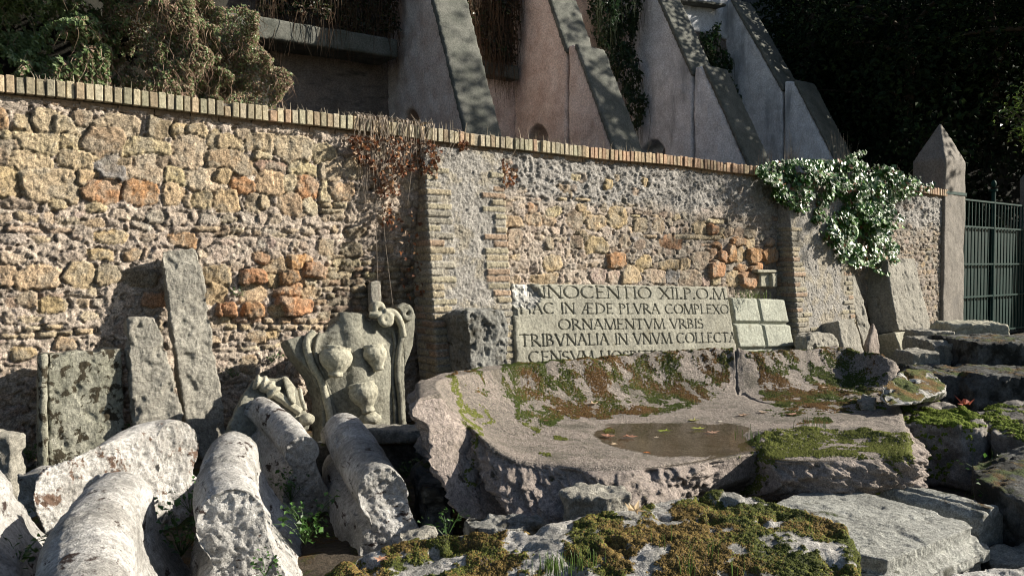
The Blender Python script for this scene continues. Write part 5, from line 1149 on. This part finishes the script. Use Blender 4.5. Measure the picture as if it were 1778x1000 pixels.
# ------------------------------------------------------------------ creepers
def tri_in(poly, n):
    poly = np.array(poly, float); lo, hi = poly.min(0), poly.max(0); out = np.zeros((0, 2))
    while len(out) < n:
        q = lo+(hi-lo)*R.rand(n*2, 2); out = np.vstack([out, q[inpoly(q[:, 0], q[:, 1], [tuple(a) for a in poly])]])
    return out[:n]
def wallpts(poly, n, o): return np.array([W0+WD*s+Zu*z for s, z in [ws(a, b, o) for a, b in tri_in(poly, n)]])
def ivy():
    t = thing('ivy', 'glossy green ivy spilling over the wall beside the gate pillar', 'ivy', wpt(ws(1450, 400)[0], 1.2, .1))
    polys = [([(1318, 290), (1340, 282), (1400, 276), (1490, 282), (1540, 298), (1600, 318), (1600, 338), (1560, 352), (1545, 400), (1520, 400), (1470, 395), (1420, 385), (1370, 360), (1330, 320)], 5600), ([(1400, 380), (1550, 380), (1552, 420), (1545, 445), (1540, 488), (1520, 475), (1500, 452), (1480, 470), (1455, 455), (1430, 420)], 2600), ([(1470, 275), (1490, 262), (1500, 290), (1470, 300)], 160), ([(1510, 300), (1540, 290), (1545, 310), (1515, 315)], 160)]
    P = []; 
    for pl, n in polys:
        q = wallpts(pl, n, .2); P.append(q)
    P = np.vstack(P); lump = fbm(P, 2.6, 4, .6, 3); keep = fbm(P, 4, 3, .6, 9) > -.42; d = .12+.26*sst(-.5, .6, lump)+R.uniform(-.09, .04, len(P)); P = (P+WN*(d)[:, None])[keep]
    tc = CAM-P; tc /= np.linalg.norm(tc, axis=1)[:, None]; Nn = (SUN+tc)*1.1+R.normal(size=P.shape)*.27
    C = cpick([(.08, .19, .03), (.10, .24, .05), (.06, .14, .03), (.16, .30, .06), (.04, .10, .025)], len(P), .3); br = R.rand(len(P)) < .03; C[br] = (.3, .12, .05)
    v, f, c = leaves(P, Nn, R.uniform(.035, .10, len(P)), C, .95, .25); link('foliage', rawmesh('foliage', v, f, False, c), M_ivy, t)
    ps = []
    for i in range(90):
        a = tri_in(polys[i % 2][0], 1)[0]; s, z = ws(a[0], a[1], .1); ps.append(spline([wpt(s+random.uniform(-.2, .2), 2.65, .05), wpt(s+random.uniform(-.2, .2), (z+2.6)/2, .12), wpt(s, z, .1), wpt(s+.05, z-.15, .12)], 10))
    v, f, c = strands(ps, .006, np.array([.12, .09, .06])); link('stem', rawmesh('stem', v, f, True, c), M_twig, t)
ivy()
def redcreeper():
    t = thing('dry_creeper', 'creeper of withered rust-red leaves hanging from the coping beside the left-hand pilaster', 'creeper', wpt(ws(690, 300)[0], 1.6, .1))
    polys = [([(620, 235), (760, 245), (755, 290), (700, 300), (640, 290)], 380), ([(645, 290), (705, 290), (690, 350), (680, 400), (668, 400), (660, 350)], 260), ([(725, 250), (765, 255), (755, 310), (735, 320)], 260), ([(795, 245), (812, 247), (806, 262), (797, 262)], 40), ([(868, 275), (900, 285), (895, 320), (872, 330)], 130), ([(600, 235), (640, 240), (650, 300), (620, 290)], 160), ([(690, 380), (735, 360), (733, 520), (700, 520)], 60)]
    P = np.vstack([wallpts(p, n, .08) for p, n in polys]); P = P+WN*R.uniform(.03, .13, (len(P), 1)); keep = fbm(P, 7, 3, .6, 2) > -.2; P = P[keep]
    C = cpick([(.20, .085, .045), (.26, .11, .05), (.14, .065, .04), (.28, .16, .08), (.10, .055, .035), (.34, .25, .18)], len(P), .3)
    v, f, c = leaves(P, WN+SUN*.6+R.normal(size=P.shape)*.8, R.uniform(.03, .055, len(P)), C, .7, .5); link('foliage', rawmesh('foliage', v, f, False, c), M_dry, t)
    ps = []
    for i in range(60):
        px = random.uniform(615, 745); s = ws(px, 300)[0]; L = random.uniform(.1, .7); ps.append(spline([wpt(s, 2.72, random.uniform(-.15, .0)), wpt(s+random.uniform(-.06, .06), 2.73, .06), wpt(s+random.uniform(-.08, .08), 2.6-L*.4, .08), wpt(s+random.uniform(-.12, .12), 2.55-L, .06)], 10))
    for i in range(2):
        px = random.uniform(655, 690); s = ws(px, 300)[0]; ps.append(spline([wpt(s, 2.65, .07), wpt(s-.05, 2.0, .05), wpt(s+random.uniform(-.05, .08), 1.2, .05), wpt(s+random.uniform(-.05, .12), .9, .04)], 16))
    for px, py in ((610, 265), (770, 262), (775, 300), (880, 290)):
        s = ws(px, 260)[0]; ps.append(spline([wpt(s+.12, 2.72, 0), wpt(s+.1, 2.68, .1), wpt(s+.02, 2.58, .13), wpt(s-.05, 2.42, .08)], 10))
    v, f, c = strands(ps, .0045, np.array([.36, .30, .25])); link('stem', rawmesh('stem', v, f, True, c), M_twig, t)
redcreeper()
def bramble(name, label, poly, n, off, dep, cols, lsz, twigs, tcol, seed, drop=.6, group=None, ncut=-.35, tl=.5):
    pl = W0-WN*off; P = np.array([atpl(a, b, pl, WN) for a, b in tri_in(poly, n)])
    lump = fbm(P, 1.6, 4, .6, seed); P = P+WN*(dep*(sst(-.6, .6, lump)-.5)*2)[:, None]+WN*(R.uniform(-.25, .05, (len(P), 1)))*dep; nz = fbm(P, 3.2, 4, .65, seed+3); keep = nz > ncut; P = P[keep]; nz = nz[keep]
    t = thing(name, label, 'bramble', (*P.mean(0)[:2], P[:, 2].min()), group)
    ck = sst(-.2, .35, fbm(P, 1.1, 3, .5, seed+5)+.2*R.normal(size=len(P)))[:, None]; C = cpick(cols[0], len(P), .3)*(1-ck)+cpick(cols[1], len(P), .3)*ck
    v, f, c = leaves(P, WN*.3+SUN*1.3+Zu*.2+R.normal(size=P.shape)*.6, R.uniform(*lsz, len(P)), C, .6, .4); link('foliage', rawmesh('foliage', v, f, False, c), M_leaf, t)
    ps = []; idx = R.choice(len(P), twigs)
    for i in idx:
        p = P[i]; q = p+WN*.02; L = random.uniform(.4, 1)*tl; ps.append(spline([q, q+WD*random.uniform(-.2, .2)*tl+WN*.06-Zu*L*.4, q+WD*random.uniform(-.35, .35)*tl+WN*.03-Zu*L*drop*1.4], 6))
    v, f, c = strands(ps, .0026, cpick(tcol, twigs, .3)); link('stems', rawmesh('stems', v, f, True, c), M_dry, t)
    return t
GB = [(.20, .27, .12), (.14, .21, .08), (.25, .32, .17)]; BB2 = [(.33, .23, .17), (.38, .28, .21), (.22, .16, .11)]
bramble('bramble', 'leafy green bramble bank above the coping at upper left', [(-160, -200), (230, -200), (215, 20), (195, 175), (150, 172), (60, 165), (0, 160), (-160, 150)], 36000, .9, .35, (GB, GB+BB2[:1]), (.03, .06), 300, BB2, 3, tl=.3)
bramble('bramble', 'brown-stemmed bramble curtain hanging above the coping, right part of the bank', [(190, -200), (330, -200), (395, -5), (430, 30), (460, 75), (478, 130), (492, 195), (440, 190), (330, 185), (190, 170)], 64000, .75, .4, (GB+BB2, BB2+BB2+GB), (.018, .04), 900, BB2+[(.3, .2, .15)], 4, ncut=-.6, tl=.25)
bm = bmesh.new()      # earth bank under the brambles
pb = W0-WN*1.6
bankpx = [(-260, -260), (380, -260), (395, 20), (440, 60), (460, 130), (470, 260), (-260, 260)]
stone('earth_bank', lambda bm: bm_prism(bm, [atpl(a, b, pb, WN) for a, b in bankpx], [atpl(a, b, pb, WN)-WN*.8 for a, b in bankpx]), .08, M_hill, None, ((1.5, .12), (5, .05)), 2, 4, kind='structure')

def bayleaf(poly, n, p, cols, lsz, label, twigs, tcol, seed, name='hanging_creeper'):
    base = RB0+WN*p; P = np.array([atpl(a, b, base, WN) for a, b in tri_in(poly, n)])+WN*(.25*fbm(np.array([atpl(a, b, base, WN) for a, b in tri_in(poly, 1)]), 2)[:, None]*0)
    P = P+WN*(.22*fbm(P, 1.7, 3, .5, seed)+R.uniform(-.1, .1, len(P)))[:, None]; keep = fbm(P, 3, 3, .6, seed) > -.4; P = P[keep]
    t = thing(name, label, 'creeper', (*P.mean(0)[:2], P[:, 2].min()), 'creepers hanging on the retaining wall')
    v, f, c = leaves(P, WN+Zu*.3+R.normal(size=P.shape)*.7, R.uniform(*lsz, len(P)), cpick(cols, len(P), .4), .6, .4); link('foliage', rawmesh('foliage', v, f, False, c), M_leaf, t)
    ps = []
    for i in R.choice(len(P), twigs): q = P[i]+WN*.05; ps.append(spline([q, q-Zu*.3+WD*random.uniform(-.1, .1), q-Zu*random.uniform(.5, .9)+WD*random.uniform(-.1, .1)], 5))
    v, f, c = strands(ps, .006, cpick(tcol, twigs, .3)); link('stems', rawmesh('stems', v, f, True, c), M_dry, t)
DG = [(.03, .045, .015), (.02, .035, .012), (.05, .055, .02)]; DB = [(.10, .06, .035), (.07, .05, .03)]
bayleaf([(430, -120), (690, -120), (690, 60), (600, 50), (450, 14)], 5200, .25, DG+DB, (.05, .1), 'dark dry creeper above the concrete ledge, left of the first buttress', 500, DB, 1)
bayleaf([(790, -60), (900, -60), (900, 108), (850, 104), (815, 40)], 3600, .2, DG+DB+DB, (.05, .1), 'brownish creeper hanging between the first two buttresses', 500, DB, 2)
bayleaf([(1010, -60), (1105, -60), (1110, 40), (1108, 120), (1120, 200), (1100, 235), (1080, 160), (1040, 60)], 3800, .35, [(.025, .05, .02), (.018, .04, .015)], (.07, .13), 'dark green ivy curtain between the second and third buttresses', 200, DG, 3)
bayleaf([(1222, 60), (1244, 40), (1256, 70), (1275, 140), (1290, 200), (1270, 230), (1240, 130)], 1500, .3, [(.03, .07, .02), (.02, .045, .015)], (.07, .14), 'small dark shrub growing between the third and fourth buttresses', 80, DG, 4)

# ------------------------------------------------------------------ wooded slope on the right
def slope_line(x): return 13.7+.33*x
def hill():
    x = np.linspace(7.0, 60, 120); q = np.linspace(0, 30, 70); X, Q = np.meshgrid(x, q, indexing='ij'); Y = slope_line(X)+Q*1.05+.0
    P = np.stack([X, Y, X*0], -1); rise = sst(6.8, 10.5, X)
    Z = (.3+np.minimum(Q*2.3, 9+Q*.25)*rise+(1-rise)*np.minimum(Q*.6, 5)); Z = Z+.5*fbm(P, .45, 4, .55, 2)*sst(0, 1, Q)
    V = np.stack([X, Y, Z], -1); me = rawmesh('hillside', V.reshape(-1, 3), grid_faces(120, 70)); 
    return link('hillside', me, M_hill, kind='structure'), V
HO, HV = hill()
def undergrowth():
    off = np.array(HO.location); P, Nn = sample_mesh(HO.data, 90000, lambda c, n: ((c[:, 0]+off[0]) < 30)*((c[:, 1]+off[1]-slope_line(c[:, 0]+off[0])) < 9)*(.25+(fbm(c, .7, 3) > -.1)))
    P = P+off+Nn*np.abs(R.normal(size=(len(P), 1)))*.22+Nn*(.35*sst(-.2, .6, fbm(P, .9, 4, .6, 7)))[:, None]
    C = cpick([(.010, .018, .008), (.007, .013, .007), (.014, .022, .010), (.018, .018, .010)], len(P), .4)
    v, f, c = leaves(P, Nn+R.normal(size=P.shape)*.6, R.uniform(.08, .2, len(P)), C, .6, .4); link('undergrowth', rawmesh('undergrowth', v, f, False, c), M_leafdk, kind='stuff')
undergrowth()
M_leafd = M_leafdk
def tree(x, y, z0, h, r, n, label, seed, cols, low=.25, name='broadleaf_tree', dense=1.):
    rs = np.random.RandomState(seed); t = thing(name, label, 'tree', (x, y, z0), 'trees on the wooded slope')
    base = np.array([x, y, z0]); tp = base+[rs.uniform(-.5, .5), rs.uniform(-.5, .5), h*.8]; trunk = spline([base-[0, 0, .5], base+[.15, .1, h*.3], (base+tp)/2+[.2, -.1, h*.1], tp], 14)
    paths = [trunk]; rad = [.16*h/8]; ctr = []
    for k in range(16):
        a = rs.uniform(0, 6.28); zz_ = rs.uniform(low, .95); s0 = trunk[int(zz_*12)]; L = r*rs.uniform(.5, 1)*(1.1-.4*zz_); e = s0+np.array([math.cos(a)*L, math.sin(a)*L, rs.uniform(.1, .5)*L]); paths.append(spline([s0, (s0+e)/2+[0, 0, .2], e], 8)); rad.append(.05*h/8); ctr += [e, (s0+e)/2]
    ctr.append(tp); ctr = np.array(ctr); ci = rs.randint(len(ctr), size=n); d = rs.normal(size=(n, 3)); d /= np.linalg.norm(d, axis=1)[:, None]; rr = r*.42*rs.rand(n)**.4
    P = ctr[ci]+d*rr[:, None]*[1, 1, .75]; P = P[fbm(P, 1.2, 3, .6, seed) > -.3]
    v, f, c = strands(paths, np.array(rad), np.array([.06, .05, .04]), 7); link('trunk', rawmesh('trunk', v, f, True, c), M_bark, t)
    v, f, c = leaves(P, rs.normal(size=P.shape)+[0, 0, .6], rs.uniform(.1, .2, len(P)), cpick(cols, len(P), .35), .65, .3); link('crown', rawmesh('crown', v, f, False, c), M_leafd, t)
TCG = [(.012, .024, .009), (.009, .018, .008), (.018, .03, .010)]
TRS = [(11.8, 16.3, .5, 13, 4.2, 16000, 'tall tree overhanging from beyond the right edge, behind the gate'), (9.2, 19.0, 1.5, 9, 2.6, 9000, 'dark tree on the slope behind the gate pillar'), (11.5, 19.4, 2, 11, 3., 10000, 'dark tree on the slope behind the green gate'), (7.6, 21.5, 2, 11, 2.8, 9000, 'dark tree rising behind the last buttress'), (14.5, 20.6, 2, 13, 3.4, 10000, 'tree farther along the slope at the right edge'), (10.5, 23.5, 5, 11, 3.2, 9000, 'tree higher on the slope, above the gate pillar'), (18, 22, 2, 15, 3.6, 9000, 'tree beyond the right edge of the slope'), (22.5, 23.4, 2, 16, 3.8, 9000, 'far tree beyond the right edge')]
for i, (x, y, z, h, r, n, lab) in enumerate(TRS): tree(x, y, z, h, r, n, lab, 10+i, TCG, .55 if i == 0 else .25)
def litshrub():
    poly = [(1738, 185), (1760, 160), (1800, 150), (1830, 240), (1790, 260), (1750, 235), (1735, 200)]; P = np.array([aty(a, b, 12.5) for a, b in tri_in(poly, 320)]); P = P+R.normal(size=P.shape)*.09
    t = thing('shrub', 'sunlit light green branch at the right edge above the second gate pillar', 'shrub', aty(1790, 250, 12.8)); v, f, c = leaves(P, Zu+R.normal(size=P.shape)*.5, R.uniform(.07, .13, len(P)), cpick([(.11, .17, .03), (.06, .10, .02)], len(P)), .4, .3); link('foliage', rawmesh('foliage', v, f, False, c), M_leaf, t)
    ps = [spline([aty(1860, 300, 12.8), aty(1800, 230, 12.6), p], 8) for p in P[:40]]; v, f, c = strands(ps, .01, np.array([.1, .08, .05])); link('branch', rawmesh('branch', v, f, True, c), M_bark, t)
litshrub()

def shade_shrub():  # added out of view to throw shade on the right-hand stones
    t = thing('added_shade_shrub', 'unseen evergreen shrub added beyond the right edge to shade the right-hand rocks', 'shrub', (9.6, 6.9, 0)); P = R.normal(size=(9000, 3)); P /= np.linalg.norm(P, axis=1)[:, None]; P = P*R.uniform(.6, 1, (9000, 1))*[.9, 2.0, 1.45]+[9.6, 7.0, 1.55]
    P = P[fbm(P, 1.6, 3, .6, 5) > -.35]; v, f, c = leaves(P, R.normal(size=P.shape)+[0, 0, .5], R.uniform(.08, .15, len(P)), cpick(GREENS, len(P)), .6); link('foliage', rawmesh('foliage', v, f, False, c), M_leaf, t)
    ps = [spline([np.array([9.6, 6.9, -.1]), np.array([9.6, 6.9+random.uniform(-.5, .5), .8]), p], 8) for p in P[:60]]; v, f, c = strands(ps, .02, np.array([.08, .06, .05]), 5); link('branches', rawmesh('branches', v, f, True, c), M_bark, t)
shade_shrub()
